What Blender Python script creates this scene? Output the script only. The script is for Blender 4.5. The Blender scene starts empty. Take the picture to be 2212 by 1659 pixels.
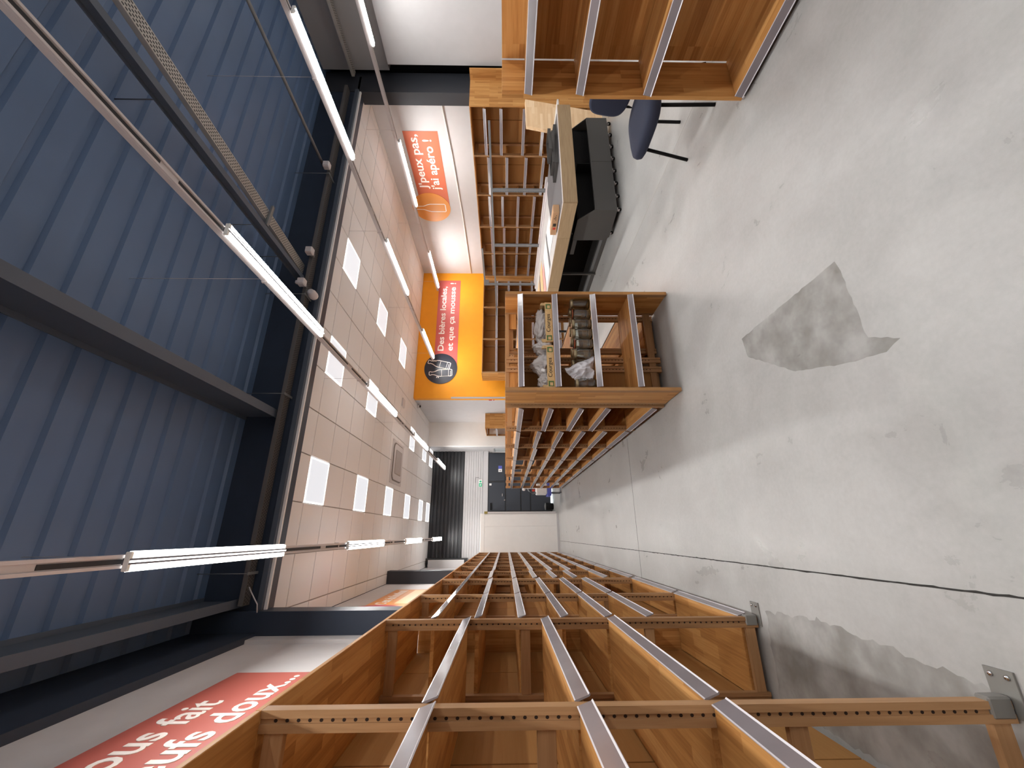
import bpy, bmesh, math, random
from mathutils import Vector, Matrix, noise
random.seed(7)
PI = math.pi
sc = bpy.context.scene
COL = sc.collection

# ------------------------------------------------------------------ camera (phone held sideways, so the picture lies on its side)
F_PX, YAW, PITCH, ROLL, EYE = 870.4, 0.356436, -0.01646, 0.000479, 1.65
fwd = Vector((math.sin(YAW) * math.cos(PITCH), math.cos(YAW) * math.cos(PITCH), math.sin(PITCH)))
rgt = Vector((math.cos(YAW), -math.sin(YAW), 0))
upv = rgt.cross(fwd)
r2 = rgt * math.cos(ROLL) + upv * math.sin(ROLL)
u2 = upv * math.cos(ROLL) - rgt * math.sin(ROLL)
cam = bpy.data.objects.new('camera', bpy.data.cameras.new('camera'))
COL.objects.link(cam)
cam.data.sensor_fit = 'HORIZONTAL'
cam.data.sensor_width = 36.0
cam.data.lens = 36.0 * F_PX / 2212.0
cam.data.clip_start = 0.02
cam.matrix_world = Matrix(((-u2.x, r2.x, -fwd.x, 0), (-u2.y, r2.y, -fwd.y, 0), (-u2.z, r2.z, -fwd.z, EYE), (0, 0, 0, 1)))
sc.camera = cam

# ------------------------------------------------------------------ world, exposure
world = bpy.data.worlds.new('world')
sc.world = world
world.use_nodes = True
world.node_tree.nodes['Background'].inputs[0].default_value = (0.6, 0.65, 0.75, 1)
world.node_tree.nodes['Background'].inputs[1].default_value = 0.05
sc.view_settings.view_transform = 'Standard'
sc.view_settings.look = 'None'
sc.view_settings.gamma = 1.0
sc.view_settings.use_curve_mapping = False
sc.view_settings.exposure = 0.0
LAMP = 132.0      # light given off by the linear fixtures
PANEL = 0.78      # light given off by the square ceiling panels

# ------------------------------------------------------------------ materials
MATS = {}
def srgb(r, g, b):
    return tuple(((c / 255) / 12.92 if c / 255 < 0.04045 else ((c / 255 + 0.055) / 1.055) ** 2.4) for c in (r, g, b)) + (1,)

def base_mat(name):
    m = bpy.data.materials.new(name)
    m.use_nodes = True
    nt = m.node_tree
    return m, nt, nt.nodes, nt.links, nt.nodes['Principled BSDF']

def mat(name, col, rough=0.5, metal=0.0, var=0.0, vscale=6.0, bump=0.0, bscale=60.0, emit=None, spec=0.5, trans=0.0):
    if name in MATS:
        return MATS[name]
    m, nt, N, L, P = base_mat(name)
    P.inputs['Base Color'].default_value = col
    P.inputs['Roughness'].default_value = rough
    P.inputs['Metallic'].default_value = metal
    P.inputs['Specular IOR Level'].default_value = spec
    P.inputs['Transmission Weight'].default_value = trans
    if var or bump:
        tc = N.new('ShaderNodeTexCoord')
    if var:
        n = N.new('ShaderNodeTexNoise'); n.inputs['Scale'].default_value = vscale; n.inputs['Detail'].default_value = 5
        L.new(tc.outputs['Object'], n.inputs['Vector'])
        r = N.new('ShaderNodeValToRGB')
        r.color_ramp.elements[0].position = 0.3; r.color_ramp.elements[1].position = 0.7
        r.color_ramp.elements[0].color = tuple(c * (1 - var) for c in col[:3]) + (1,)
        r.color_ramp.elements[1].color = tuple(min(1, c * (1 + var)) for c in col[:3]) + (1,)
        L.new(n.outputs['Fac'], r.inputs['Fac']); L.new(r.outputs['Color'], P.inputs['Base Color'])
    if bump:
        n2 = N.new('ShaderNodeTexNoise'); n2.inputs['Scale'].default_value = bscale; n2.inputs['Detail'].default_value = 3
        L.new(tc.outputs['Object'], n2.inputs['Vector'])
        b = N.new('ShaderNodeBump'); b.inputs['Strength'].default_value = bump; b.inputs['Distance'].default_value = 0.01
        L.new(n2.outputs['Fac'], b.inputs['Height']); L.new(b.outputs['Normal'], P.inputs['Normal'])
    if emit:
        P.inputs['Emission Color'].default_value = emit[0]
        P.inputs['Emission Strength'].default_value = emit[1]
    MATS[name] = m
    return m

def wood(al='X', aa='Y', tone='oak', staves=True):
    """glued-stave wood: grain along axis al, staves side by side along axis aa"""
    name = 'wood_%s_%s%s%s' % (tone, al, aa, '_staves' if staves else '')
    if name in MATS:
        return MATS[name]
    dark, midc, lite = {
        'oak': (srgb(156, 104, 56), srgb(192, 138, 80), srgb(212, 162, 102)),
        'pale': (srgb(222, 182, 138), srgb(238, 204, 162), srgb(248, 220, 184)),
        'ply': (srgb(152, 108, 62), srgb(160, 116, 68), srgb(168, 124, 74)),
        'greyoak': (srgb(146, 122, 94), srgb(168, 144, 112), srgb(184, 160, 128)),
        'rail': (srgb(146, 108, 74), srgb(168, 128, 90), srgb(184, 144, 104))}[tone]
    m, nt, N, L, P = base_mat(name)
    tc = N.new('ShaderNodeTexCoord'); oi = N.new('ShaderNodeObjectInfo')
    off = N.new('ShaderNodeVectorMath'); off.operation = 'ADD'
    mul = N.new('ShaderNodeMath'); mul.operation = 'MULTIPLY'; mul.inputs[1].default_value = 17.3
    L.new(oi.outputs['Random'], mul.inputs[0])
    L.new(tc.outputs['Object'], off.inputs[0]); L.new(mul.outputs[0], off.inputs[1])
    sep = N.new('ShaderNodeSeparateXYZ'); L.new(off.outputs[0], sep.inputs[0])
    ac = [a for a in 'XYZ' if a not in (al, aa)][0]
    cmb = N.new('ShaderNodeCombineXYZ')
    L.new(sep.outputs[al], cmb.inputs[0]); L.new(sep.outputs[aa], cmb.inputs[1]); L.new(sep.outputs[ac], cmb.inputs[2])
    mp = N.new('ShaderNodeMapping'); mp.inputs['Scale'].default_value = (2.2, 45, 45)
    L.new(cmb.outputs[0], mp.inputs['Vector'])
    n = N.new('ShaderNodeTexNoise'); n.inputs['Scale'].default_value = 1.6; n.inputs['Detail'].default_value = 6; n.inputs['Distortion'].default_value = 0.6
    L.new(mp.outputs[0], n.inputs['Vector'])
    if staves:
        br = N.new('ShaderNodeTexBrick')
        br.inputs['Color1'].default_value = (0.05, 0.05, 0.05, 1); br.inputs['Color2'].default_value = (0.95, 0.95, 0.95, 1)
        br.inputs['Mortar'].default_value = (0.3, 0.3, 0.3, 1)
        br.inputs['Scale'].default_value = 1.0
        br.inputs['Mortar Size'].default_value = 0.0006; br.inputs['Brick Width'].default_value = 0.42; br.inputs['Row Height'].default_value = 0.045
        br.offset = 0.37; br.offset_frequency = 3; br.squash = 1.0
        L.new(cmb.outputs[0], br.inputs['Vector'])
        mx = N.new('ShaderNodeMix'); mx.data_type = 'FLOAT'; mx.inputs[0].default_value = 0.42
        sepc = N.new('ShaderNodeSeparateColor'); L.new(br.outputs['Color'], sepc.inputs[0])
        L.new(n.outputs['Fac'], mx.inputs[2]); L.new(sepc.outputs[0], mx.inputs[3])
        fac = mx.outputs[0]
    else:
        mx = N.new('ShaderNodeMix'); mx.data_type = 'FLOAT'; mx.inputs[0].default_value = 0.35
        L.new(n.outputs['Fac'], mx.inputs[2]); L.new(oi.outputs['Random'], mx.inputs[3])
        fac = mx.outputs[0]
    r = N.new('ShaderNodeValToRGB')
    r.color_ramp.elements[0].position = 0.2; r.color_ramp.elements[0].color = dark
    r.color_ramp.elements[1].position = 0.8; r.color_ramp.elements[1].color = lite
    e = r.color_ramp.elements.new(0.5); e.color = midc
    L.new(fac, r.inputs['Fac']); L.new(r.outputs['Color'], P.inputs['Base Color'])
    P.inputs['Roughness'].default_value = 0.48 if tone != 'ply' else 0.65
    P.inputs['Specular IOR Level'].default_value = 0.16
    b = N.new('ShaderNodeBump'); b.inputs['Strength'].default_value = 0.06; b.inputs['Distance'].default_value = 0.004
    L.new(n.outputs['Fac'], b.inputs['Height']); L.new(b.outputs['Normal'], P.inputs['Normal'])
    MATS[name] = m
    return m

def concrete():
    m, nt, N, L, P = base_mat('concrete')
    tc = N.new('ShaderNodeTexCoord')
    def nz(scale, det, dist=0.0, sx=1, sy=1):
        mp = N.new('ShaderNodeMapping'); mp.inputs['Scale'].default_value = (sx, sy, 1)
        L.new(tc.outputs['Object'], mp.inputs[0])
        n = N.new('ShaderNodeTexNoise'); n.inputs['Scale'].default_value = scale; n.inputs['Detail'].default_value = det
        n.inputs['Distortion'].default_value = dist; n.inputs['Roughness'].default_value = 0.62
        L.new(mp.outputs[0], n.inputs[0]); return n
    a = nz(0.7, 6, 0.5); b = nz(4.0, 9, 0.5); c = nz(42, 4); d = nz(1.3, 8, 0.7, 2.2, 0.7)
    r = N.new('ShaderNodeValToRGB')
    r.color_ramp.elements[0].position = 0.28; r.color_ramp.elements[0].color = srgb(150, 148, 145)
    r.color_ramp.elements[1].position = 0.72; r.color_ramp.elements[1].color = srgb(197, 196, 194)
    def mixf(f, x, y):
        q = N.new('ShaderNodeMix'); q.data_type = 'FLOAT'; q.inputs[0].default_value = f
        L.new(x, q.inputs[2]); L.new(y, q.inputs[3]); return q.outputs[0]
    f = mixf(0.45, a.outputs['Fac'], b.outputs['Fac']); f = mixf(0.3, f, d.outputs['Fac']); f = mixf(0.14, f, c.outputs['Fac'])
    L.new(f, r.inputs['Fac']); L.new(r.outputs['Color'], P.inputs['Base Color'])
    rr = N.new('ShaderNodeMapRange'); rr.inputs[1].default_value = 0.35; rr.inputs[2].default_value = 0.65
    rr.inputs[3].default_value = 0.24; rr.inputs[4].default_value = 0.5
    L.new(mixf(0.5, d.outputs['Fac'], b.outputs['Fac']), rr.inputs[0]); L.new(rr.outputs[0], P.inputs['Roughness'])
    bp = N.new('ShaderNodeBump'); bp.inputs['Strength'].default_value = 0.12; bp.inputs['Distance'].default_value = 0.004
    L.new(mixf(0.4, c.outputs['Fac'], b.outputs['Fac']), bp.inputs['Height']); L.new(bp.outputs['Normal'], P.inputs['Normal'])
    return m

M_CONC = concrete()
M_WHITE = mat('white_paint', srgb(200, 198, 199), 0.7, var=0.02)
M_CREAM = mat('cream_panel', srgb(240, 237, 233), 0.6, var=0.015)
M_YELLOW = mat('yellow_paint', srgb(248, 166, 30), 0.65, var=0.02)
M_GREYW = mat('grey_cladding', srgb(150, 148, 148), 0.55)
M_NAVY = mat('dark_steel', srgb(44, 54, 70), 0.5, var=0.06)
M_DECK = mat('roof_deck_steel', srgb(86, 108, 140), 0.5, var=0.05, vscale=2)
M_BEAM = mat('beam_steel', srgb(76, 84, 96), 0.55)
M_BLACKM = mat('black_cladding', srgb(44, 45, 48), 0.35)
M_DOOR = mat('door_anthracite', srgb(50, 55, 64), 0.4)
M_DARKCOL = mat('column_paint', srgb(46, 48, 54), 0.5)
M_TILE = mat('ceiling_tile_fibre', srgb(232, 230, 230), 0.85, bump=0.05, bscale=160)
M_GRID = mat('ceiling_grid_metal', srgb(160, 152, 146), 0.6)
M_RAIL = mat('white_aluminium', srgb(205, 198, 198), 0.4)
M_SLOT = mat('dark_slot', srgb(40, 40, 44), 0.6)
M_GALV = mat('galvanised_steel', srgb(178, 174, 168), 0.45, 0.3, var=0.06)
M_STRIP = mat('price_strip_plastic', srgb(130, 123, 126), 0.14, spec=0.7, var=0.12, vscale=3)
M_STRIPE = mat('price_strip_edge', srgb(206, 202, 206), 0.25)
M_HOLE = mat('hole_dark', srgb(46, 30, 20), 0.9)
M_FOOT = mat('metal_foot', srgb(140, 138, 134), 0.4, 0.5)
M_RED = mat('sign_red', srgb(190, 98, 86), 0.5)
M_CORAL = mat('sign_coral', srgb(212, 102, 98), 0.5)
M_ORRED = mat('sign_orange_red', srgb(206, 108, 76), 0.5)
M_ORANGE = mat('sign_orange', srgb(228, 150, 64), 0.4)
M_INK = mat('sign_navy', srgb(40, 44, 58), 0.4)
M_MAGENTA = mat('sign_magenta', srgb(180, 60, 90), 0.4)
M_LETTER = mat('letter_white', srgb(250, 244, 238), 0.5)
M_GLARE = mat('letter_glare', srgb(252, 214, 160), 0.5)  # pale tone of the reflection painted on the orange sign
M_UNIT = mat('unit_charcoal', srgb(70, 68, 66), 0.55, bump=0.06, bscale=300)
M_BLACK = mat('matt_black', srgb(12, 12, 13), 0.75, spec=0.25)
M_MAT = mat('counter_mat', srgb(92, 90, 92), 0.6)
M_FRAME = mat('grey_frame', srgb(120, 122, 124), 0.45, 0.2)
M_CARD = mat('cardboard', srgb(190, 150, 112), 0.8)
M_PAPER = mat('paper_white', srgb(240, 238, 236), 0.6)
M_PEACH = mat('paper_peach', srgb(232, 190, 140), 0.6)
M_PINK = mat('paper_pink', srgb(220, 160, 150), 0.6)
M_FABRIC = mat('chair_fabric', srgb(40, 46, 66), 0.9, bump=0.15, bscale=500)
M_CHROME = mat('chrome', srgb(210, 210, 212), 0.12, 1.0)
M_BAG = mat('mesh_bag_cloth', srgb(206, 200, 198), 0.75, bump=0.3, bscale=240)
M_GREEN = mat('stamp_green', srgb(80, 110, 60), 0.8)
M_INKB = mat('handwriting_ink', srgb(44, 40, 34), 0.8)
M_CRATE = mat('crate_wood', srgb(206, 172, 122), 0.8, var=0.12, vscale=30)
M_LID = mat('jar_lid', srgb(176, 160, 128), 0.35, 0.7)
M_SEAL = mat('jar_seal', srgb(190, 96, 60), 0.6)
M_GLASS = mat('jar_glass', (0.93, 0.96, 0.94, 1), 0.04, trans=1.0)
M_STAIN = mat('floor_residue', srgb(134, 129, 121), 0.6, var=0.1, vscale=9)
_n = M_STAIN.node_tree.nodes; _a = _n.new('ShaderNodeTexNoise'); _a.inputs['Scale'].default_value = 5.0; _a.inputs['Detail'].default_value = 8
_c = _n.new('ShaderNodeTexCoord'); _m = _n.new('ShaderNodeMapRange')
_m.inputs[1].default_value = 0.35; _m.inputs[2].default_value = 0.65; _m.inputs[3].default_value = 0.08; _m.inputs[4].default_value = 0.45
M_STAIN.node_tree.links.new(_c.outputs['Object'], _a.inputs['Vector']); M_STAIN.node_tree.links.new(_a.outputs['Fac'], _m.inputs[0])
M_STAIN.node_tree.links.new(_m.outputs[0], _n['Principled BSDF'].inputs['Alpha'])
M_JOINT = mat('joint_dark', srgb(52, 50, 48), 0.9)
M_LENS = mat('fixture_lens', srgb(255, 252, 244), 0.4, emit=((1.0, 0.985, 0.96, 1), LAMP))
M_LENSTOP = mat('fixture_reflector', srgb(244, 242, 236), 0.5, emit=((1.0, 0.97, 0.93, 1), LAMP * 0.058))
M_DIFF = mat('panel_diffuser', srgb(110, 110, 114), 0.4, emit=((0.95, 0.96, 1.0, 1), PANEL))
M_DIFFE = mat('panel_rim_light', srgb(255, 255, 255), 0.4, emit=((1.0, 1.0, 1.0, 1), PANEL * 1.9))
M_EXIT = mat('exit_green', srgb(20, 140, 96), 0.4, emit=((0.02, 0.45, 0.25, 1), 0.5))
M_BLUE = mat('notice_blue', srgb(90, 100, 190), 0.5)
M_FIRE = mat('label_red', srgb(200, 60, 40), 0.5)

# ------------------------------------------------------------------ geometry helpers
CACHE = {}
def link(name, me, parent=None, loc=(0, 0, 0), rot=None, scale=None):
    o = bpy.data.objects.new(name, me)
    COL.objects.link(o)
    o.location = loc
    if rot: o.rotation_euler = rot
    if scale: o.scale = scale
    if parent: o.parent = parent
    return o

def mesh_of(bm, name, mats, smooth=False):
    me = bpy.data.meshes.new(name)
    bm.normal_update()
    bm.to_mesh(me); bm.free()
    for m in (mats if isinstance(mats, (list, tuple)) else [mats]):
        me.materials.append(m)
    if smooth:
        for p in me.polygons: p.use_smooth = True
    return me

def add_box(bm, a, b, mi=0):
    x0, y0, z0 = a; x1, y1, z1 = b
    v = [bm.verts.new(p) for p in ((x0, y0, z0), (x1, y0, z0), (x1, y1, z0), (x0, y1, z0), (x0, y0, z1), (x1, y0, z1), (x1, y1, z1), (x0, y1, z1))]
    for f in ((3, 2, 1, 0), (4, 5, 6, 7), (0, 1, 5, 4), (1, 2, 6, 5), (2, 3, 7, 6), (3, 0, 4, 7)):
        bm.faces.new([v[i] for i in f]).material_index = mi
    return v

def box_mesh(size, m, bev=0.0):
    key = ('box', tuple(round(s, 4) for s in size), m.name, bev)
    if key not in CACHE:
        bm = bmesh.new()
        h = [s / 2 for s in size]
        add_box(bm, [-q for q in h], h)
        if bev:
            bmesh.ops.bevel(bm, geom=list(bm.edges), offset=min(bev, min(size) * 0.45), segments=1, affect='EDGES', profile=0.5)
        CACHE[key] = mesh_of(bm, 'box', m)
    return CACHE[key]

def box(name, a, b, m, parent=None, bev=0.002, rot=None):
    """box between two corners, its own object"""
    size = [b[i] - a[i] for i in range(3)]
    return link(name, box_mesh(size, m, bev), parent, [(a[i] + b[i]) / 2 for i in range(3)], rot)

def prism(name, pts, y0, y1, m, parent=None, plane='XZ', loc=(0, 0, 0)):
    """outline pts extruded between y0 and y1 along the third axis"""
    bm = bmesh.new()
    def P(p, t):
        return {'XZ': (p[0], t, p[1]), 'YZ': (t, p[0], p[1]), 'XY': (p[0], p[1], t)}[plane]
    A = [bm.verts.new(P(p, y0)) for p in pts]; B = [bm.verts.new(P(p, y1)) for p in pts]
    bm.faces.new(A); bm.faces.new(B[::-1])
    n = len(pts)
    for i in range(n):
        bm.faces.new((A[i], B[i], B[(i + 1) % n], A[(i + 1) % n]))
    bmesh.ops.recalc_face_normals(bm, faces=bm.faces)
    return link(name, mesh_of(bm, name, m), parent, loc)

def add_tube(bm, pts, r, n=8, mi=0, closed=False):
    pts = [Vector(p) for p in pts]
    rings = []
    for i, p in enumerate(pts):
        a = pts[i - 1] if i else (pts[-1] if closed else p)
        b = pts[i + 1] if i < len(pts) - 1 else (pts[0] if closed else p)
        d = (b - a).normalized()
        s = d.cross(Vector((0, 0, 1)) if abs(d.z) < 0.9 else Vector((1, 0, 0))).normalized()
        t = d.cross(s)
        rr = r[i] if isinstance(r, (list, tuple)) else r
        rings.append([bm.verts.new(p + s * math.cos(k * 2 * PI / n) * rr + t * math.sin(k * 2 * PI / n) * rr) for k in range(n)])
    m = len(rings)
    for i in range(m if closed else m - 1):
        A, B = rings[i], rings[(i + 1) % m]
        for k in range(n):
            f = bm.faces.new((A[k], A[(k + 1) % n], B[(k + 1) % n], B[k])); f.material_index = mi; f.smooth = True
    if not closed:
        bm.faces.new(rings[0]).material_index = mi; bm.faces.new(rings[-1][::-1]).material_index = mi

def tube(name, pts, r, m, parent=None, n=8, closed=False):
    bm = bmesh.new(); add_tube(bm, pts, r, n, 0, closed)
    bmesh.ops.recalc_face_normals(bm, faces=bm.faces)
    return link(name, mesh_of(bm, name, m), parent)

def add_lathe(bm, prof, n=20, mi=0, cap=True):
    rings = [[bm.verts.new((r * math.cos(k * 2 * PI / n), r * math.sin(k * 2 * PI / n), z)) for k in range(n)] for r, z in prof]
    for A, B in zip(rings, rings[1:]):
        for k in range(n):
            f = bm.faces.new((A[k], A[(k + 1) % n], B[(k + 1) % n], B[k])); f.material_index = mi; f.smooth = True
    if cap:
        bm.faces.new(rings[0][::-1]).material_index = mi; bm.faces.new(rings[-1]).material_index = mi

def tag(o, label, cat, group=None):
    o['label'] = label; o['category'] = cat
    if group: o['group'] = group
    return o

def struct(o):
    o['kind'] = 'structure'
    return o

def empty(name, loc=(0, 0, 0), rotz=0.0):
    o = bpy.data.objects.new(name, None); COL.objects.link(o)
    o.empty_display_size = 0.1
    o.location = loc; o.rotation_euler = (0, 0, rotz)
    return o

def thing(name, label, cat, loc=(0, 0, 0), rotz=0.0, group=None):
    return tag(empty(name, loc, rotz), label, cat, group)

def copy_tree(o, parent=None):
    c = o.copy(); COL.objects.link(c); c.parent = parent
    for ch in o.children:
        copy_tree(ch, c)
    return c

def text_mesh(body, size, m, bold=0.012, extrude=0.0015, align='LEFT', space=1.0):
    cu = bpy.data.curves.new('lettering', 'FONT')
    cu.body = body; cu.size = size; cu.offset = bold * size; cu.extrude = extrude; cu.align_x = align
    cu.space_character = space; cu.resolution_u = 3
    o = bpy.data.objects.new('tmp_text', cu); COL.objects.link(o)
    dg = bpy.context.evaluated_depsgraph_get()
    me = bpy.data.meshes.new_from_object(o.evaluated_get(dg))
    bpy.data.objects.remove(o)
    me.materials.clear(); me.materials.append(m)
    xs = [v.co.x for v in me.vertices]
    return me, (min(xs), max(xs))

def fit_text(body, width, height, m, bold=0.03):
    """text mesh scaled to a given overall width, starting at x = 0"""
    me, (a, b) = text_mesh(body, height, m, bold)
    k = width / (b - a)
    me.transform(Matrix.Translation((-a * k, 0, 0)) @ Matrix.Diagonal((k, 1, 1, 1)))
    return me

# ================================================================== THE ROOM
ZC, ZD = 4.27, 4.95        # tile ceiling, roof deck
XL, XR = -1.02, 7.87       # side walls
YB, YN = 4.98, -4.6        # bulkhead, wall behind the camera
YY, XY = 10.935, 3.646     # yellow wall, its free end
Y2, X2, YE = 13.61, 2.84, 14.75

floor = struct(box('floor', (XL - 0.6, YN - 0.3, -0.2), (XR + 0.8, YE + 0.6, 0.0), M_CONC, bev=0))
box('floor_joint', (-0.203, YN, -0.01), (-0.197, 13.0, 0.0012), M_JOINT, floor, 0).location -= floor.location
bm = bmesh.new()
px = -0.2
pts = []
y = -4.0
while y < 12.8:
    pts.append((px + random.uniform(-0.003, 0.003), y, random.uniform(0.0016, 0.0042))); y += 0.05
for a, b in zip(pts, pts[1:]):
    bm.faces.new([bm.verts.new(p) for p in ((a[0] - a[2], a[1], 0.0014), (a[0] + a[2], a[1], 0.0014), (b[0] + b[2], b[1], 0.0014), (b[0] - b[2], b[1], 0.0014))])
link('crack', mesh_of(bm, 'crack', M_JOINT), floor, -floor.location)
box('floor_joint', (XL, 5.352, -0.01), (1.2, 5.357, 0.0012), M_JOINT, floor, 0).location -= floor.location
box('floor_joint', (3.515, 1.2, -0.01), (3.523, 9.0, 0.0010), mat('joint_soft', srgb(172, 168, 163), 0.9), floor, 0).location -= floor.location
def residue(pts, seed, jag=0.012):
    rnd = random.Random(seed); bm = bmesh.new(); out = []
    for i, p in enumerate(pts):
        q = pts[(i + 1) % len(pts)]; n = max(2, int(math.hypot(q[0] - p[0], q[1] - p[1]) / 0.03))
        for k in range(n):
            t = k / n
            out.append(bm.verts.new((p[0] + (q[0] - p[0]) * t + rnd.uniform(-jag, jag), p[1] + (q[1] - p[1]) * t + rnd.uniform(-jag, jag), 0.0008)))
    bm.faces.new(out)
    bmesh.ops.triangulate(bm, faces=bm.faces[:])
    return link('floor_stain', mesh_of(bm, 'floor_stain', M_STAIN), floor, -floor.location)
residue([(1.27, 2.5), (1.27, 1.65), (1.2, 1.64), (0.83, 1.62), (0.76, 1.48), (0.73, 1.56), (0.76, 1.75), (0.86, 2.1), (1.12, 2.48)], 3, 0.004)
residue([(-0.47, 2.87), (-0.43, 2.4), (-0.47, 1.95), (-0.5, 1.6), (-0.95, 1.6), (-0.95, 2.9)], 5, 0.012)

# --- walls
wl = struct(box('wall_left', (XL - 0.2, YN, 0), (XL, YE, 4.26), M_WHITE, bev=0))
struct(box('trim_1', (XL - 0.2, YN, 4.26), (XL + 0.06, YB, ZD), M_NAVY, bev=0))
wrf = struct(box('wall_right_front', (XR, YN, 0), (XR + 0.12, 4.79, 3.755), M_WHITE, bev=0.004))
struct(box('wall_right_upper', (XR + 0.03, YN, 3.755), (XR + 0.5, 4.9, ZD), M_GREYW, bev=0))
struct(box('wall_right_recess', (XR + 0.36, 4.79, 0), (XR + 0.5, 5.3, ZD), M_BLACK, bev=0))
wr = struct(box('wall_right', (XR, 5.25, 0), (XR + 0.2, YY + 0.2, ZC), M_WHITE, bev=0))
tube('trim_2', [(XR - 0.015, 5.27, 2.905), (XR - 0.015, 6.6, 2.83), (XR - 0.015, 8.4, 2.775), (XR - 0.015, YY - 0.02, 2.75)], 0.016, M_CREAM, wr, 6).location = -wr.location
wy = struct(box('wall_yellow', (XY, YY, 0), (XR + 0.2, YY + 0.2, ZC), M_YELLOW, bev=0))
struct(box('wall_corridor', (XY, YY + 0.2, 0), (XY + 0.2, Y2, ZC), M_WHITE, bev=0))
box('corner_guard', (XY - 0.012, YY - 0.012, 1.0), (XY + 0.03, YY + 0.03, 3.2), mat('guard_grey', srgb(176, 174, 176), 0.4), wy, 0.002).location -= wy.location
struct(box('wall_return', (X2 - 0.02, Y2, 0), (XY + 0.2, Y2 + 0.15, ZC), M_CREAM, bev=0))
wj = struct(box('wall_jamb', (X2, Y2 + 0.15, 0), (X2 + 0.15, YE, ZC), M_WHITE, bev=0))
struct(box('wall_behind', (XL - 0.6, YN - 0.2, 0), (XR + 0.6, YN, ZD), M_WHITE, bev=0))
wb = struct(box('wall_back', (XL - 0.2, YE, 0), (X2 + 0.15, YE + 0.2, ZC), M_WHITE, bev=0))
def ribbed(name, x0, x1, z0, z1, pitch, depth, m, parent):
    n = round((z1 - z0) / pitch); bm = bmesh.new(); prof = []
    p = (z1 - z0) / n
    for i in range(n):
        z = z0 + i * p
        prof += [(YE - 0.02, z), (YE - 0.02, z + p * 0.12), (YE - 0.02 - depth, z + p * 0.24), (YE - 0.02 - depth, z + p * 0.82), (YE - 0.02, z + p * 0.94)]
    prof.append((YE - 0.02, z1))
    A = [bm.verts.new((x0, q[0], q[1])) for q in prof]; B = [bm.verts.new((x1, q[0], q[1])) for q in prof]
    for i in range(len(prof) - 1):
        bm.faces.new((A[i], B[i], B[i + 1], A[i + 1]))
    return link(name, mesh_of(bm, name, m), parent, (-parent.location.x, -parent.location.y, -parent.location.z))
ribbed('black_cladding', -0.74, X2, 3.12, ZC, 0.125, 0.028, M_BLACKM, wb)
ribbed('white_cladding', -0.9, X2, 2.44, 3.12, 0.085, 0.018, M_WHITE, wb)
def child_box(name, a, b, m, parent, bev=0.002):
    o = box(name, a, b, m, parent, bev); o.location = Vector(o.location) - parent.location; return o
child_box('black_jamb', (-0.92, YE - 0.3, 2.9), (-0.74, YE - 0.02, ZC), M_BLACKM, wb)
child_box('lintel', (XL, YE - 0.42, 3.0), (-0.78, YE - 0.3, ZC - 0.1), M_WHITE, wb)
child_box('door_head', (0.55, YE - 0.06, 2.27), (X2, YE, 2.44), M_WHITE, wb)
# entrance: dark double door with side leaves
d1 = empty('door_1', (0.7, YE - 0.05, 0)); struct(d1)
def dp(name, x0, x1, z0, z1, dy=0.0, m=M_DOOR, bev=0.004):
    return box(name, (x0 - 0.7, -0.02 - dy, z0), (x1 - 0.7, 0.03, z1), m, d1, bev)
dp('door_frame', 0.70, 2.80, 0.0, 2.27, -0.035, M_BLACKM)
dp('door_leaf', 1.78, 2.76, 1.66, 2.24); dp('door_leaf', 0.76, 1.72, 1.66, 2.24)
dp('door_leaf', 1.78, 2.76, 0.06, 1.62); dp('door_panel', 0.76, 1.72, 1.12, 1.62); dp('door_panel', 0.76, 1.72, 0.78, 1.08); dp('door_panel', 0.76, 1.72, 0.06, 0.74)
dp('door_closer', 0.78, 1.02, 2.12, 2.18, 0.05, M_BLACK); dp('door_handle', 1.24, 1.34, 1.74, 1.77, 0.05, M_CHROME)
dp('lock_plate', 1.1, 1.14, 1.66, 1.7, 0.01, M_CHROME); dp('door_label', 1.62, 1.69, 2.14, 2.22, 0.004, M_PAPER, 0)
dp('daylight_strip', 0.98, 1.5, 0.0, 0.05, 0.004, mat('daylight_gap', (1, 1, 1, 1), 0.5, emit=((0.8, 0.95, 1.0, 1), 3.0)), 0)  # glowing strip stands in for daylight showing under the door
d2 = struct(box('door_2', (X2 - 0.03, Y2 + 0.3, 0), (X2, YE - 0.12, 2.05), mat('door_white', srgb(214, 220, 222), 0.4), bev=0.004))
for a, b in (((X2 - 0.05, Y2 + 0.22, 0), (X2, Y2 + 0.3, 2.13)), ((X2 - 0.05, YE - 0.12, 0), (X2, YE - 0.06, 2.13)), ((X2 - 0.05, Y2 + 0.3, 2.05), (X2, YE - 0.12, 2.13))):
    child_box('door_frame', a, b, M_WHITE, d2)
# cream cold-room block
wp = struct(box('wall_partition', (XL, 13.12, 0), (0.6, YE, 2.42), M_CREAM, bev=0.004))
for a, b in (((-0.98, 13.108, 0.06), (0.208, 13.122, 2.278)), ((0.226, 13.108, 0.06), (0.575, 13.122, 2.28)), ((-0.98, 13.108, 2.29), (0.575, 13.122, 2.41))):
    child_box('panel', a, b, M_CREAM, wp, 0.003)
child_box('baseboard', (XL, 13.09, 0), (0.6, 13.12, 0.055), M_WHITE, wp)
child_box('edge_rail', (0.6, 13.07, 0.08), (0.65, 13.13, 2.25), M_RAIL, wp, 0.01)
child_box('rail_bracket', (0.59, 13.06, 2.2), (0.66, 13.14, 2.3), mat('bracket_brass', srgb(150, 130, 60), 0.5), wp)

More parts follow.
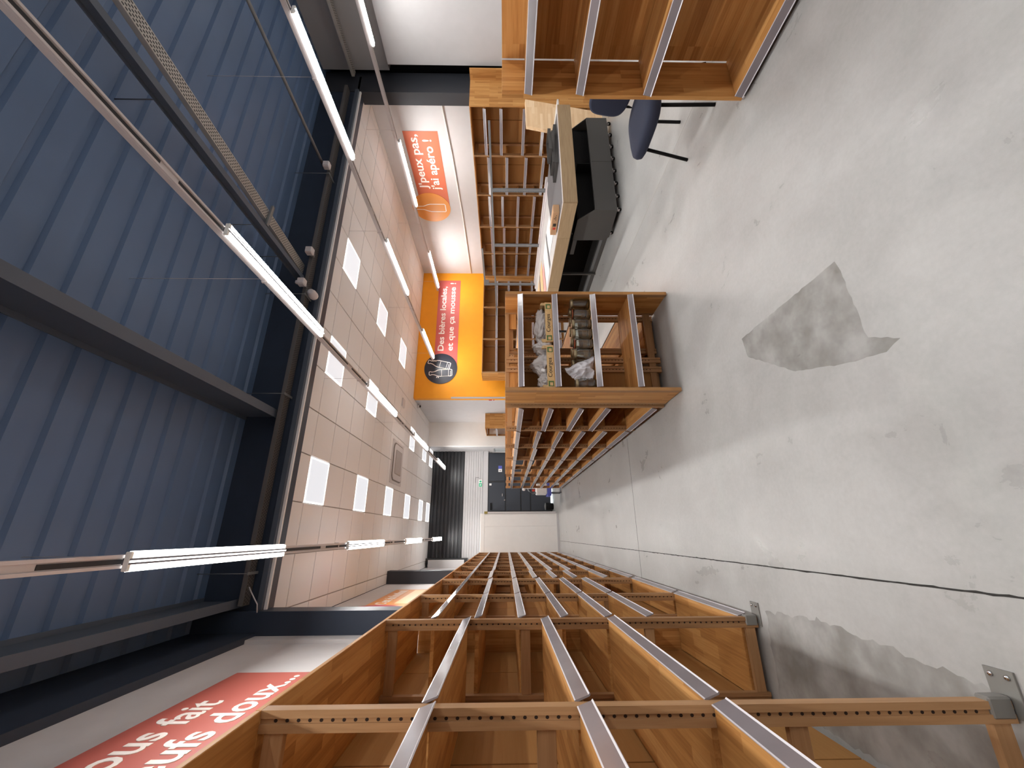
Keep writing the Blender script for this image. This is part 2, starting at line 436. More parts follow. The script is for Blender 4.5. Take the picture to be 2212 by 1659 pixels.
# --- columns and roof steel
struct(box('column', (XL, 4.9, 0), (-0.757, 5.16, ZD), M_NAVY, bev=0.006))
box('trim_3', (XL - 0.02, 4.72, 0), (XL + 0.035, 4.9, 4.26), M_WHITE).__setitem__('kind', 'structure')
struct(box('column', (XL, 9.86, 0), (-0.757, 10.12, ZC), M_DARKCOL, bev=0.006))
c3 = struct(box('column', (7.47, 5.0, 0), (8.0, 5.24, ZD), M_DARKCOL, bev=0.006))
bh = struct(box('wall_bulkhead', (-0.757, YB + 0.03, 4.262), (7.47, YB + 0.2, ZD), M_NAVY, bev=0))
child_box('lower_flange', (-0.757, YB - 0.03, 4.275), (7.47, YB + 0.03, 4.335), M_BEAM, bh)
child_box('edge_trim', (-0.757, YB + 0.015, 4.245), (7.47, YB + 0.045, 4.275), M_TILE, bh)
# profiled deck, ribs across the room
bm = bmesh.new(); prof = []; y = YN
while y < YB + 0.2:
    prof += [(y, ZD), (y + 0.165, ZD), (y + 0.185, ZD + 0.03), (y + 0.23, ZD + 0.03)]; y += 0.25
A = [bm.verts.new((XL - 0.3, *q)) for q in prof]; B = [bm.verts.new((XR + 0.6, *q)) for q in prof]
for i in range(len(prof) - 1):
    bm.faces.new((A[i], A[i + 1], B[i + 1], B[i]))
struct(link('ceiling_deck', mesh_of(bm, 'ceiling_deck', M_DECK)))
def ibeam(x0, x1, w, zb, zt):
    o = empty('roof_beam', (0, 0, 0)); struct(o)
    d = x1 - x0
    for nm, hw, a, b in (('bottom_flange', w / 2, zb, zb + 0.012), ('web', 0.006, zb + 0.012, zt - 0.012), ('top_flange', w / 2, zt - 0.012, zt)):
        prism(nm, [(x0 - hw, YN), (x0 + hw, YN), (x1 + hw, YB + 0.02), (x1 - hw, YB + 0.02)], a, b, M_BEAM, o, 'XY')
ibeam(1.43, 1.42, 0.10, 4.5, ZD)
ibeam(3.62, 3.40, 0.07, 4.5, 4.60)
for yy in (-2.0, 0.2, 2.4, 4.4):
    struct(tube('beam_hanger', [(3.62 - 0.22 * (yy - YN) / (YB - YN), yy, 4.6), (3.62 - 0.22 * (yy - YN) / (YB - YN), yy, ZD)], 0.006, M_BEAM, None, 6))
ibeam(-0.68, -0.68, 0.085, 4.5, ZD)

def cable_tray(label, p0, p1, width, z, m, rows):
    """perforated tray along p0 -> p1 seen from below"""
    v = Vector(p1) - Vector(p0); ln = v.length
    o = thing('cable_tray', label, 'cable tray', (p0[0], p0[1], z), math.atan2(v.y, v.x))
    box('tray_bottom', (0, -width / 2, 0), (ln, width / 2, 0.004), m, o, 0)
    for s in (-1, 1):
        box('tray_side', (0, s * width / 2 - 0.003, 0), (ln, s * width / 2 + 0.003, 0.05), m, o, 0)
    bm = bmesh.new(); n = int(ln / 0.034)
    for i in range(n):
        for k in range(rows):
            x = 0.02 + i * 0.034 + (0.017 if k % 2 else 0); yy = (k - (rows - 1) / 2) * width / (rows + 0.4)
            bm.faces.new([bm.verts.new((x + a, yy + b, -0.0012)) for a, b in ((-0.011, -0.0065), (-0.011, 0.0065), (0.011, 0.0065), (0.011, -0.0065))])
    q = link('perforation', mesh_of(bm, 'perforation', M_SLOT), o); q['kind'] = 'stuff'
    return o
tray = cable_tray('pale perforated cable tray running along dark roof beam', (4.1, -1.2), (3.58, 4.9), 0.14, 4.55, M_GALV, 5)
for t in (2.9, 5.15):
    box('tray_hanger', (t, -0.16, -0.03), (t + 0.04, 0.16, -0.003), M_FRAME, tray)
    tube('hanger_rod', [(t + 0.02, 0.14, -0.02), (t + 0.02, 0.14, 0.4)], 0.004, M_FRAME, tray, 6)
trayx = cable_tray('shaded perforated cable tray along the edge of the tiled ceiling', (-0.7, 4.90), (7.4, 4.90), 0.12, 4.42, mat('tray_shaded', srgb(104, 100, 98), 0.5, 0.3), 4)  # tray steel painted darker, the shade at the ceiling edge put into its colour
for t in (0.3, 2.35, 3.8, 6.0):
    box('tray_hanger', (t, -0.1, -0.012), (t + 0.03, 0.1, -0.003), M_FRAME, trayx)
    tube('hanger_rod', [(t + 0.015, -0.09, -0.01), (t + 0.015, -0.09, ZD - 4.42)], 0.004, M_FRAME, trayx, 6)
cable_tray('perforated cable tray high along the upper right wall', (7.78, YN + 0.2), (7.78, 4.9), 0.12, 4.36, M_GALV, 4)
tag(tube('conduit', [(5.62, -2.0, 4.5), (5.55, 2.7, 4.5), (5.42, 4.82, 4.5)], 0.022, M_FRAME, None, 8), 'grey pipe running along dark roof deck to a small white box', 'pipe')
# small devices on the bulkhead
def sensor(label, x, y, z, kind):
    o = thing('wall_device', label, 'sensor', (x, y, z))
    if kind == 'round':
        bm = bmesh.new(); add_lathe(bm, [(0.055, 0), (0.06, 0.02), (0.06, 0.08), (0.05, 0.1), (0.046, 0.125), (0.02, 0.13)], 18)
        bmesh.ops.recalc_face_normals(bm, faces=bm.faces)
        bm.transform(Matrix.Rotation(PI / 2, 4, 'X'))
        link('sensor_body', mesh_of(bm, 'sensor_body', M_RAIL), o)
        bm = bmesh.new(); add_lathe(bm, [(0.03, 0), (0.03, 0.02)], 14); bm.transform(Matrix.Rotation(PI / 2, 4, 'X')); bmesh.ops.recalc_face_normals(bm, faces=bm.faces)
        link('mount', mesh_of(bm, 'mount', M_FRAME), o, (0, 0.02, 0))
    else:
        box('sensor_body', (-0.05, -0.09, -0.05), (0.05, 0.0, 0.05), M_RAIL, o, 0.012)
        box('cover', (-0.042, -0.098, -0.042), (0.042, -0.088, 0.042), M_RAIL, o, 0.003)
        box('mount', (-0.02, 0, -0.02), (0.02, 0.07, 0.02), M_FRAME, o)
    return o
sensor('small square white sensor box beside the pale cable tray end', 3.77, 4.78, 4.42, 'box')
s = sensor('small white junction box with side bracket above the round sensor', 3.25, 4.78, 4.44, 'box')
box('bracket', (-0.02, -0.06, 0.05), (0.03, -0.02, 0.09), M_RAIL, s, 0.008)
sensor('round white detector mounted on the dark bulkhead', 3.1, 4.86, 4.3, 'round')
sensor('small white box at the end of the grey pipe', 5.39, 4.78, 4.43, 'box')
o = thing('cable', 'loose pale cable hanging beside left dark column head', 'cable')
tube('sheath', [(-0.52, 4.86, 4.4), (-0.56, 4.84, 4.36), (-0.62, 4.83, 4.31), (-0.68, 4.84, 4.27), (-0.76, 4.85, 4.26)], 0.006, M_RAIL, o, 6)

# --- tiled ceiling
T = 0.606; TX0, TY0 = 0.395, 5.475
ceil = struct(box('ceiling', (XL, YB + 0.02, ZC + 0.012), (XR, YE, ZC + 0.05), M_GRID, bev=0))
cl = Vector(ceil.location)
PANELS = {(0, 0), (0, 3), (0, 6), (0, 9), (0, 12), (0, 14), (3, 0), (3, 3), (3, 9), (3, 12), (3, 14), (6, 0), (6, 3), (6, 6)}
ACC = {(2, 6), (1, 6), (2, 7), (1, 7)}
i0 = math.floor((XL - TX0) / T); i1 = math.ceil((XR - TX0) / T)
for i in range(i0, i1):
    for j in range(-1, 16):
        xa, xb = max(TX0 + i * T, XL), min(TX0 + (i + 1) * T, XR)
        ya, yb = max(TY0 + j * T, YB + 0.045), min(TY0 + (j + 1) * T, YE - 0.03)
        if ya > YY - 0.05: xb = min(xb, XY)
        elif yb > YY and xa > XY - 0.1: yb = min(yb, YY)
        if ya > Y2 - 0.05: xb = min(xb, X2)
        if xb - xa < 0.06 or yb - ya < 0.06 or (i, j) in PANELS: continue
        g = 0.007
        o = box('ceiling_tile', (xa + g, ya + g, ZC - 0.004), (xb - g, yb - g, ZC + 0.013), M_TILE, ceil, 0.003)
        o.location = Vector(o.location) - cl
ROWN = {0: 'row above the main aisle', 3: 'row above the low central shelving', 6: 'row towards the yellow wall'}
ORD = ['first', 'second', 'third', 'fourth', 'fifth', 'sixth', 'seventh', 'eighth', 'ninth', 'tenth', 'eleventh']
proto = None
for col in (0, 3, 6):
    for k, (i, j) in enumerate(sorted(p for p in PANELS if p[0] == col)):
        loc = (TX0 + (i + 0.5) * T, TY0 + (j + 0.5) * T, ZC)
        if proto is None:
            proto = thing('ceiling_light_panel', '', 'ceiling light', loc)
            h = T / 2 - 0.006
            bm = bmesh.new()
            for a, b in (((-h, -h, -0.006), (h, -h + 0.02, 0.02)), ((-h, h - 0.02, -0.006), (h, h, 0.02)), ((-h, -h + 0.02, -0.006), (-h + 0.02, h - 0.02, 0.02)), ((h - 0.02, -h + 0.02, -0.006), (h, h - 0.02, 0.02))):
                add_box(bm, a, b)
            link('rim', mesh_of(bm, 'rim', M_DIFFE), proto)
            box('diffuser', (-h + 0.02, -h + 0.02, -0.002), (h - 0.02, h - 0.02, 0.012), M_DIFF, proto, 0)
            o = proto
        else:
            o = copy_tree(proto)
        o.location = loc
        tag(o, 'square lit ceiling panel, %s, %s from dark bulkhead' % (ROWN[col], ORD[k]), 'ceiling light', 'square ceiling panels')
# air-conditioning cassette
ac = thing('air_conditioner', 'square white ceiling air conditioner cassette with grey grille', 'air conditioner', (1.61, 9.80, ZC))
def rrect(w, h, r, n=6):
    out = []
    for cx, cy, a0 in ((w - r, h - r, 0), (-w + r, h - r, PI / 2), (-w + r, -h + r, PI), (w - r, -h + r, 1.5 * PI)):
        for k in range(n + 1):
            a = a0 + k * PI / 2 / n; out.append((cx + r * math.cos(a), cy + r * math.sin(a)))
    return out
prism('frame', rrect(0.5, 0.5, 0.02), -0.022, 0.01, M_RAIL, ac, 'XY')
prism('louvre_ring', rrect(0.44, 0.44, 0.16), -0.034, -0.02, mat('ac_louvre_grey', srgb(120, 112, 106), 0.5), ac, 'XY')  # louvre ring in one even grey-brown
prism('housing', rrect(0.41, 0.41, 0.14), -0.044, -0.02, M_RAIL, ac, 'XY')
prism('grille', rrect(0.28, 0.28, 0.03), -0.05, -0.04, mat('ac_grille', srgb(160, 150, 142), 0.6), ac, 'XY')
for k in range(9):
    box('grille_slat', (-0.26, -0.24 + k * 0.058, -0.056), (0.26, -0.225 + k * 0.058, -0.049), M_RAIL, ac, 0)
o = thing('security_camera', 'small white dome camera under ceiling in the corridor corner', 'camera', (XY - 0.06, 11.55, ZC))
bm = bmesh.new(); add_lathe(bm, [(0.055, 0), (0.055, -0.04), (0.045, -0.06)], 16); bmesh.ops.recalc_face_normals(bm, faces=bm.faces)
link('base', mesh_of(bm, 'base', M_RAIL), o)
bm = bmesh.new(); add_lathe(bm, [(0.04, -0.06), (0.036, -0.08), (0.02, -0.094), (0.004, -0.098)], 16); bmesh.ops.recalc_face_normals(bm, faces=bm.faces)
link('dome', mesh_of(bm, 'dome', M_BLACK), o)
o = thing('wireless_access_point', 'flat white square device on ceiling near yellow wall', 'device', (3.15, 9.85, ZC))
box('body', (-0.11, -0.11, -0.04), (0.11, 0.11, -0.004), M_RAIL, o, 0.012)

# --- light rails and linear fixtures
RAILS = {-0.13: 'rail above the left shelving', 2.12: 'rail above the central shelving', 4.77: 'rail above the checkout', 7.14: 'rail along the right wall'}
RY0, RY1 = -4.3, 14.2
RZ = 3.735
fix = None
def lens_mesh():
    bm = bmesh.new(); L2 = 0.81
    prof = [(0.017, 0.0), (0.047, 0.020), (0.053, 0.016), (0.052, 0.004), (0.046, -0.008), (0.019, -0.012)]
    A = [bm.verts.new((x, -L2, z)) for x, z in prof]; B = [bm.verts.new((x, L2, z)) for x, z in prof]
    n = len(prof)
    for i in range(n): bm.faces.new((A[i], B[i], B[(i + 1) % n], A[(i + 1) % n])).material_index = 0 if i == 4 else 1
    bm.faces.new(A).material_index = 1; bm.faces.new(B).material_index = 1
    bmesh.ops.recalc_face_normals(bm, faces=bm.faces)
    return mesh_of(bm, 'lens', [M_LENS, M_LENSTOP])
def make_fixture():
    t = thing('linear_light', '', 'ceiling light')
    box('spine', (-0.0165, -0.83, -0.013), (0.0165, 0.83, 0.03), mat('spine_grey', srgb(96, 96, 104), 0.5), t, 0.002)
    box('spine_lens', (-0.005, -0.83, -0.0145), (0.005, 0.83, -0.0125), M_LENSTOP, t, 0)
    me = lens_mesh()
    link('lens', me, t); link('lens', me, t, rot=(0, 0, PI))
    for s in (-1, 1):
        box('end_cap', (-0.05, s * 0.822 - 0.01, -0.012), (0.05, s * 0.822 + 0.01, 0.022), mat('cap_clear', srgb(240, 240, 236), 0.3), t, 0.004)
    return t
FS = [-0.84 + 3.27 * k + 0.815 for k in range(-1, 5)]
for x, rn in RAILS.items():
    y1 = RY1 if x < 3 else YY - 0.15
    r = thing('light_rail', 'long white lighting %s hung on thin wires' % rn, 'light rail', (x, 0, RZ))
    box('channel', (-0.034, RY0, 0.008), (0.034, y1, 0.05), M_RAIL, r, 0.003)
    for s in (-1, 1):
        box('lip', (s * 0.026 - 0.008, RY0, -0.004), (s * 0.026 + 0.008, y1, 0.008), M_RAIL, r, 0.001)
    yy = RY0 + 0.1
    while yy < y1 - 0.3:
        box('slot', (-0.012, yy, 0.004), (0.012, min(yy + 1.4, y1), 0.0085), M_SLOT, r, 0); yy += 1.55
    yy = 5.47 - 2.43 * 4
    while yy < y1:
        zt = (ZC if yy > YB else ZD) - RZ
        tube('wire', [(0, yy, 0.05), (0, yy, zt)], 0.0022, M_RAIL, r, 5)
        box('wire_clip', (-0.04, yy - 0.012, 0.0), (0.04, yy + 0.012, 0.056), M_RAIL, r, 0.002)
        yy += 2.43
    vis = 0
    for fy in FS:
        if fy + 0.8 > y1 + 0.2 or (fy < -1 and x < 0): continue
        if fix is None:
            fix = make_fixture(); o = fix
        else:
            o = copy_tree(fix)
        o.location = (x, fy, RZ - 0.036)
        if fy > 1:
            vis += 1; w = '%s lit linear LED fixture ahead on the %s' % (ORD[vis - 1], rn)
        else:
            w = 'lit linear LED fixture %s on the %s' % ('overhead' if fy > -1 else 'behind the viewer', rn)
        tag(o, w, 'ceiling light', 'linear LED fixtures')

# ================================================================== SHELVING
def post_mesh(h, m, grooves=True):
    key = ('post', round(h, 3), m.name, grooves)
    if key not in CACHE:
        w, d, g0, g1, gd = 0.02, 0.06, 0.022, 0.036, 0.007
        pr = [(-w, 0), (w, 0), (w, g0), (w - gd, g0), (w - gd, g1), (w, g1), (w, d), (-w, d), (-w, g1), (-w + gd, g1), (-w + gd, g0), (-w, g0)]
        bm = bmesh.new()
        A = [bm.verts.new((x, y, 0)) for x, y in pr]; B = [bm.verts.new((x, y, h)) for x, y in pr]
        n = len(pr)
        for i in range(n): bm.faces.new((A[i], A[(i + 1) % n], B[(i + 1) % n], B[i]))
        bm.faces.new(A[::-1]); bm.faces.new(B)
        CACHE[key] = mesh_of(bm, 'post', m)
    return CACHE[key]

def holes_mesh(h):
    key = ('holes', round(h, 3))
    if key not in CACHE:
        bm = bmesh.new(); z = 0.12
        while z < h - 0.03:
            for s in (-1, 1):
                x = s * 0.0133
                vs = [bm.verts.new((x, 0.029 + 0.0052 * math.cos(k * PI / 4), z + 0.006 * math.sin(k * PI / 4))) for k in range(8)]
                bm.faces.new(vs if s < 0 else vs[::-1])
            z += 0.0355
        CACHE[key] = mesh_of(bm, 'peg_holes', M_HOLE)
    return CACHE[key]

def strip_mesh(ln):
    key = ('strip', round(ln, 3))
    if key not in CACHE:
        bm = bmesh.new()
        # tilted label holder: face, upper lip, lower lip, clip back to the board
        pr = [(0.0, 0.012, 1), (-0.004, 0.014, 1), (-0.006, 0.010, 0), (-0.020, -0.033, 1), (-0.0245, -0.037, 1), (-0.022, -0.040, 1), (-0.016, -0.038, 0), (0.0, 0.004, 0)]
        A = [bm.verts.new((-ln / 2, y, z)) for y, z, _ in pr]; B = [bm.verts.new((ln / 2, y, z)) for y, z, _ in pr]
        n = len(pr)
        for i in range(n):
            bm.faces.new((A[i], B[i], B[(i + 1) % n], A[(i + 1) % n])).material_index = pr[i][2]
        bm.faces.new(A); bm.faces.new(B)
        bmesh.ops.recalc_face_normals(bm, faces=bm.faces)
        CACHE[key] = mesh_of(bm, 'price_strip', [M_STRIP, M_STRIPE])
    return CACHE[key]

def shelf(t, x0, x1, z, D, y0=0.004, strip=True, name='shelf'):
    """board whose top lies at z, its price strip a sub-part"""
    o = box(name, (x0 + 0.002, y0, z - 0.024), (x1 - 0.002, D - 0.03, z), wood('X', 'Y'), t, 0.002)
    if strip:
        link('price_strip', strip_mesh(x1 - x0 - 0.006), o, (0, y0 - (y0 + D - 0.03) / 2 - 0.001, 0.006))
    return o

def ladder(t, x, H, D, rails=(0.062, 0.72, 1.52), foot=False, top=True):
    p = link('post', post_mesh(H, wood('Z', 'X', 'rail', False)), t, (x, 0, 0.012))
    link('peg_holes', holes_mesh(H), p)['kind'] = 'stuff'
    link('post', post_mesh(H, wood('Z', 'X', 'rail', False)), t, (x, D - 0.062, 0.012))
    for z in list(rails) + ([H - 0.035] if top else []):
        if z < H:
            box('rail', (x - 0.014, 0.06, z - 0.03), (x + 0.014, D - 0.062, z + 0.03), wood('Y', 'Z', 'rail', False), t)
    if foot:
        bm = bmesh.new()
        add_box(bm, (x - 0.024, -0.012, 0.012), (x + 0.024, 0.05, 0.09))
        bmesh.ops.bevel(bm, geom=list(bm.edges), offset=0.006, segments=1, affect='EDGES')
        ft = link('foot', mesh_of(bm, 'foot', M_FOOT), t)
        pl = box('foot_plate', (x - 0.05, -0.085, 0.0), (x + 0.04, 0.05, 0.008), M_FOOT, ft, 0.001)
        for dx in (-0.03, 0.02):
            bm = bmesh.new(); add_lathe(bm, [(0.009, 0), (0.008, 0.005), (0.003, 0.007)], 8); bmesh.ops.recalc_face_normals(bm, faces=bm.faces)
            link('screw', mesh_of(bm, 'screw', M_CHROME), ft, (x + dx, -0.065, 0.008))

def bay(label, loc, rotz, W, H, D, zs, first=True, last=False, back=(0.05, None), top=True, rails=(0.062, 0.72, 1.52), foot=False, split=True, bottom=None, group=None, name='shelving_bay', fill=None):
    t = thing(name, label, 'shelving', loc, rotz, group)
    if first: ladder(t, 0, H - 0.012, D, rails, foot)
    if last: ladder(t, W, H - 0.012, D, rails, foot)
    a, b = 0.021, W - 0.021
    for z in zs:
        shelf(t, a, b, z, D)
    if bottom is not None:
        shelf(t, a, b, bottom, D)
        box('kick_board', (a, 0.04, 0.0), (b, 0.06, bottom - 0.025), wood('X', 'Z'), t)
    if top:
        box('top_panel', (-0.02, 0.0, H), (W + (0.02 if last else -0.0205), D, H + 0.02), wood('X', 'Y'), t, 0.002)
    if back:
        z0, z1 = back[0], back[1] or H
        if split:
            m = W * 0.5
            box('back_panel', (a, D - 0.022, z0), (m - 0.005, D - 0.008, z1), wood('X', 'Z', 'ply', False), t)
            box('back_panel', (m + 0.005, D - 0.022, z0), (b, D - 0.008, z1), wood('X', 'Z', 'ply', False), t)
            box('back_batten', (m - 0.03, D - 0.008, z0), (m + 0.03, D + 0.004, z1), wood('Z', 'X', 'rail', False), t)
        else:
            box('back_panel', (a, D - 0.022, z0), (b, D - 0.008, z1), wood('X', 'Z', 'ply', False), t)
    return t

# --- tall run along the left wall (fronts face +X)
LY = [0.17, 1.575, 2.985, 4.12, 5.50, 6.58, 7.66, 8.70, 9.78, 10.95, 12.05, 13.05]
XF, DL, HL = -0.515, 0.47, 2.415
low3 = [1.915, 1.415, 0.985]
std = [2.13, 1.845, 1.56, 1.28, 0.99, 0.715]
var = [2.13, 1.86, 1.56, 1.30, 1.05, 0.80, 0.42]
for k in range(len(LY) - 1):
    W = LY[k + 1] - LY[k]
    D_ = 0.235 if k in (3, 8) else DL
    if k == 3: W -= 0.05
    zs = low3 if k < 2 else (std if k < 4 else (var if k == 4 else std + [0.42]))
    lab = ['near tall wooden shelving bay on the left with open floor beneath', 'second tall wooden left shelving bay, three shelves over open floor'][k] if k < 2 else 'tall wooden shelving bay of left wall run, %s from the viewer' % ORD[k]
    if k == len(LY) - 2: lab = 'last tall wooden shelving bay of left run, beside cream partition'
    t = bay(lab, (XF, LY[k] + 0.0, 0), PI / 2, W, HL, D_, zs, True, k in (3, len(LY) - 2), foot=(k < 3), bottom=None if k < 2 else 0.105, group='tall bays along the left wall', back=(0.03, None))

    if k in (3, 8):
        box('return_panel', (-0.007, D_ + 0.002, 0.03), (0.007, DL + 0.03, HL), wood('Z', 'Y'), t)

# --- right wall run (fronts face -X, local x runs towards the viewer)
RYS = [4.99, 5.98, 6.98, 7.975, 8.98, 9.985]
XRF, DR, HR = 7.10, 0.37, 2.275
RZS = [[2.05, 1.75, 1.33, 0.97, 0.55], [2.01, 1.64, 1.25, 0.895, 0.5], [2.03, 1.735, 1.38, 1.015, 0.6], [2.01, 1.70, 1.365, 1.015, 0.6], [2.01, 1.70, 1.365, 1.015, 0.6]]
for k in range(5):
    W = RYS[k + 1] - RYS[k]
    t = bay('wooden wall shelving bay under orange sign wall, %s from its end panel' % ORD[k], (XRF, RYS[k + 1], 0), -PI / 2, W, HR, DR, RZS[k], True, False, bottom=0.13, group='right wall bays', rails=())
    if k == 0:
        box('end_panel', (W - 0.0, -0.004, 0), (W + 0.022, 0.69, HR + 0.02), wood('Z', 'Y', 'oak'), t)
        box('filler_panel', (W + 0.022, 0.668, 0), (W + 0.22, 0.69, HR + 0.02), wood('Z', 'X', 'oak'), t)
    if k == 4:
        box('corner_post', (-0.1, 0.02, 0), (-0.036, 0.04, HR), wood('Z', 'X', 'oak', False), t)
        box('side_panel', (-0.035, 0.06, 0), (-0.021, DR - 0.004, HR), wood('Z', 'Y', 'oak'), t)

# --- corner run in front of the yellow wall
CX = [4.10, 5.10, 6.12, 7.02]
CN = ['wooden shelving bay at free end below dark round sign', 'middle wooden shelving bay below the coral beer sign', 'wooden corner shelving bay where yellow wall run meets right run']
for k in range(3):
    W = CX[k + 1] - CX[k]
    t = bay(CN[k], (CX[k], 10.10, 0), 0, W, HR, 0.5, [1.917, 1.572, 1.232, 0.893, 0.5], True, k == 2, bottom=0.13, group='yellow wall bays', rails=())
    if k == 0:
        box('end_panel', (-0.042, -0.004, 0), (-0.02, 0.53, HR + 0.02), wood('Z', 'Y', 'oak'), t)
    if k == 2:
        box('side_panel', (W + 0.021, -0.0, 0), (W + 0.035, 0.5, HR), wood('Z', 'Y', 'oak'), t)
        box('corner_filler', (W + 0.036, 0.0, 0), (W + 0.15, 0.018, HR), wood('Z', 'X', 'oak', False), t)
# tall unit deep in the corridor
t = bay('tall wooden shelving unit standing alone by pale corridor wall', (3.15, 13.55, 0), -PI / 2, 1.05, HR, 0.48, [1.95, 1.6, 1.25], True, False, bottom=0.13, rails=())
box('end_panel', (1.05, -0.004, 0), (1.072, 0.488, HR + 0.02), wood('Z', 'Y', 'oak'), t)

# --- low double run in the middle
HI = 1.64
IY = [3.965, 4.97, 6.05, 7.12, 8.20, 9.33, 10.50, 11.76]
IZ = [[1.505, 1.195, 0.88, 0.60], [1.505, 1.235, 0.955, 0.675, 0.40], [1.505, 1.21, 0.94, 0.665, 0.39]]
def low_bay(label, loc, rotz, W, D, zs, first, last, group, closed=True):
    t = bay(label, loc, rotz, W, HI, D, zs, first, last, top=False, rails=(0.05, 0.8), split=False, bottom=0.12, back=((0.05, 1.49) if closed else None), group=group)
    box('crest_rail', (-0.02, D - 0.06, HI - 0.035), (W + (0.02 if last else -0.0205), D - 0.02, HI + 0.012), wood('X', 'Z', 'oak', False), t)
    box('crest_rail', (-0.02, D - 0.055, 1.51), (W + (0.02 if last else -0.0205), D - 0.025, 1.555), wood('X', 'Z', 'oak', False), t)
    for u in (0.33, 0.67):
        box('crest_baluster', (W * u - 0.035, D - 0.053, 1.555), (W * u + 0.035, D - 0.027, HI - 0.035), wood('Z', 'X', 'oak', False), t)
    return t
for k in range(7):
    W = IY[k + 1] - IY[k]
    t = low_bay('low wooden shelving bay facing the main aisle, %s behind the end display' % ORD[k], (1.22, IY[k + 1], 0), -PI / 2, W, 0.46, IZ[min(k, 2)], True, k == 0, 'low aisle bays', closed=(k < 5))
for k in range(3):
    W = IY[k + 1] - IY[k]
    low_bay('low wooden shelving bay facing the checkout, %s behind the end display' % ORD[k], (2.28, IY[k], 0), PI / 2, W, 0.46, [1.505, 0.91, 0.385], True, k == 2, 'low checkout-side bays', closed=False)
# end display facing the viewer
ed = thing('end_display', 'low wooden end display shelf with wooden crates and glass jars', 'shelving', (1.24, 3.5, 0))
EW, ED = 1.065, 0.42
for x in (0.0, EW - 0.03):
    s = box('side_panel', (x, 0.0, 0.012), (x + 0.03, ED, HI + 0.012), wood('Z', 'Y', 'oak'), ed)
    for yy in (0.0, ED - 0.05):
        box('edge_batten', (-0.018, yy - ED / 2, -(HI) / 2), (0.018, yy + 0.05 - ED / 2, HI / 2), wood('Z', 'Y', 'rail', False), s)
    box('levelling_foot', (-0.012, -ED / 2 + 0.01, -HI / 2 - 0.012), (0.012, -ED / 2 + 0.05, -HI / 2), M_RAIL, s)
for z in (1.52, 1.175, 0.79, 0.405):
    shelf(ed, 0.032, EW - 0.032, z, ED + 0.02)
box('back_panel', (0.03, ED - 0.015, 0.1), (0.40, ED, 1.5), wood('X', 'Z', 'ply', False), ed)
box('back_rail', (0.03, ED - 0.03, HI - 0.03), (EW - 0.03, ED, HI + 0.012), wood('X', 'Z', 'rail', False), ed)
box('back_rail', (0.03, ED - 0.03, 0.06), (EW - 0.03, ED, 0.13), wood('X', 'Z', 'rail', False), ed)
box('crest_panel', (0.03, ED - 0.02, 1.53), (0.42, ED - 0.005, HI - 0.03), wood('X', 'Z', 'oak'), ed)
box('crest_panel', (0.85, ED - 0.02, 1.53), (EW - 0.03, ED - 0.005, HI - 0.03), wood('X', 'Z', 'oak'), ed)
for x in (0.40, 0.505):
    p = link('post', post_mesh(HI - 0.012, wood('Z', 'X', 'rail', False)), ed, (x, ED - 0.021, 0.012), rot=(0, 0, PI / 2))
    link('peg_holes', holes_mesh(HI - 0.012), p)['kind'] = 'stuff'

# --- low shelving at the right edge of the picture
nr = thing('low_shelving', 'low wooden shelving with four empty shelves in front of the chairs', 'shelving', (2.80, 1.905, 0), -PI / 2)
NW, ND = 1.36, 0.36
box('side_panel', (0.0, 0.0, 0.02), (0.028, ND - 0.006, 1.675), wood('Z', 'Y', 'oak'), nr)
box('side_panel', (NW, 0.0, 0.02), (NW + 0.028, ND - 0.006, 1.675), wood('Z', 'Y', 'oak'), nr)
for z in (1.515, 1.165, 0.705, 0.075):
    shelf(nr, 0.03, NW, z, ND + 0.02)
box('back_panel', (0.033, ND, 0.06), (NW, ND + 0.014, 1.675), wood('X', 'Z', 'oak'), nr)
box('back_rail', (0.03, ND - 0.03, 0.62), (NW, ND - 0.002, 0.68), wood('X', 'Z', 'rail', False), nr)
box('kick_board', (0.03, 0.05, 0.0), (NW, 0.07, 0.05), M_BLACK, nr)
for x in (0.014, NW + 0.014):
    box('levelling_foot', (x - 0.014, 0.01, 0.0), (x + 0.014, 0.05, 0.02), M_RAIL, nr)

# ================================================================== GOODS ON THE END DISPLAY
def crate(label, x0, x1, z):
    W = x1 - x0; D = 0.27
    t = thing('wooden_crate', label, 'crate', (x0, 3.545, z))
    box('front_board', (0, 0, 0.005), (W, 0.008, 0.075), M_CRATE, t, 0.001)
    box('rear_board', (0, D - 0.008, 0.005), (W, D, 0.075), M_CRATE, t, 0.001)
    for x in (0, W - 0.008):
        box('side_board', (x, 0.008, 0.02), (x + 0.008, D - 0.008, 0.11), M_CRATE, t, 0.001)
    for x in (0.008, W - 0.03):
        for y in (0.008, D - 0.03):
            box('corner_post', (x, y, 0), (x + 0.022, y + 0.022, 0.118), M_CRATE, t, 0.001)
        box('handle_bar', (x + 0.004, 0.03, 0.095), (x + 0.016, D - 0.03, 0.118), M_CRATE, t, 0.001)
    for k in range(4):
        box('bottom_slat', (0.01, 0.01 + k * 0.064, 0.0), (W - 0.01, 0.064 + k * 0.064, 0.006), M_CRATE, t, 0)
    me = fit_text('Courges', 0.20, 0.055, M_INKB, 0.0)
    link('lettering', me, t, (0.105, -0.0005, 0.028), (PI / 2, 0, 0))
    for x in (0.012, W - 0.075):
        s = box('stamp', (x, -0.0012, 0.014), (x + 0.055, 0.0, 0.066), M_GREEN, t, 0)
        box('stamp_mark', (-0.02, -0.0016, -0.016), (0.012, 0.0, 0.012), M_CRATE, s, 0)
    return t
crate('wooden crate with grey bags further from the aisle on end display', 1.765, 2.205, 1.177)
crate('wooden crate with knotted bag nearer the aisle on end display', 1.285, 1.725, 1.177)

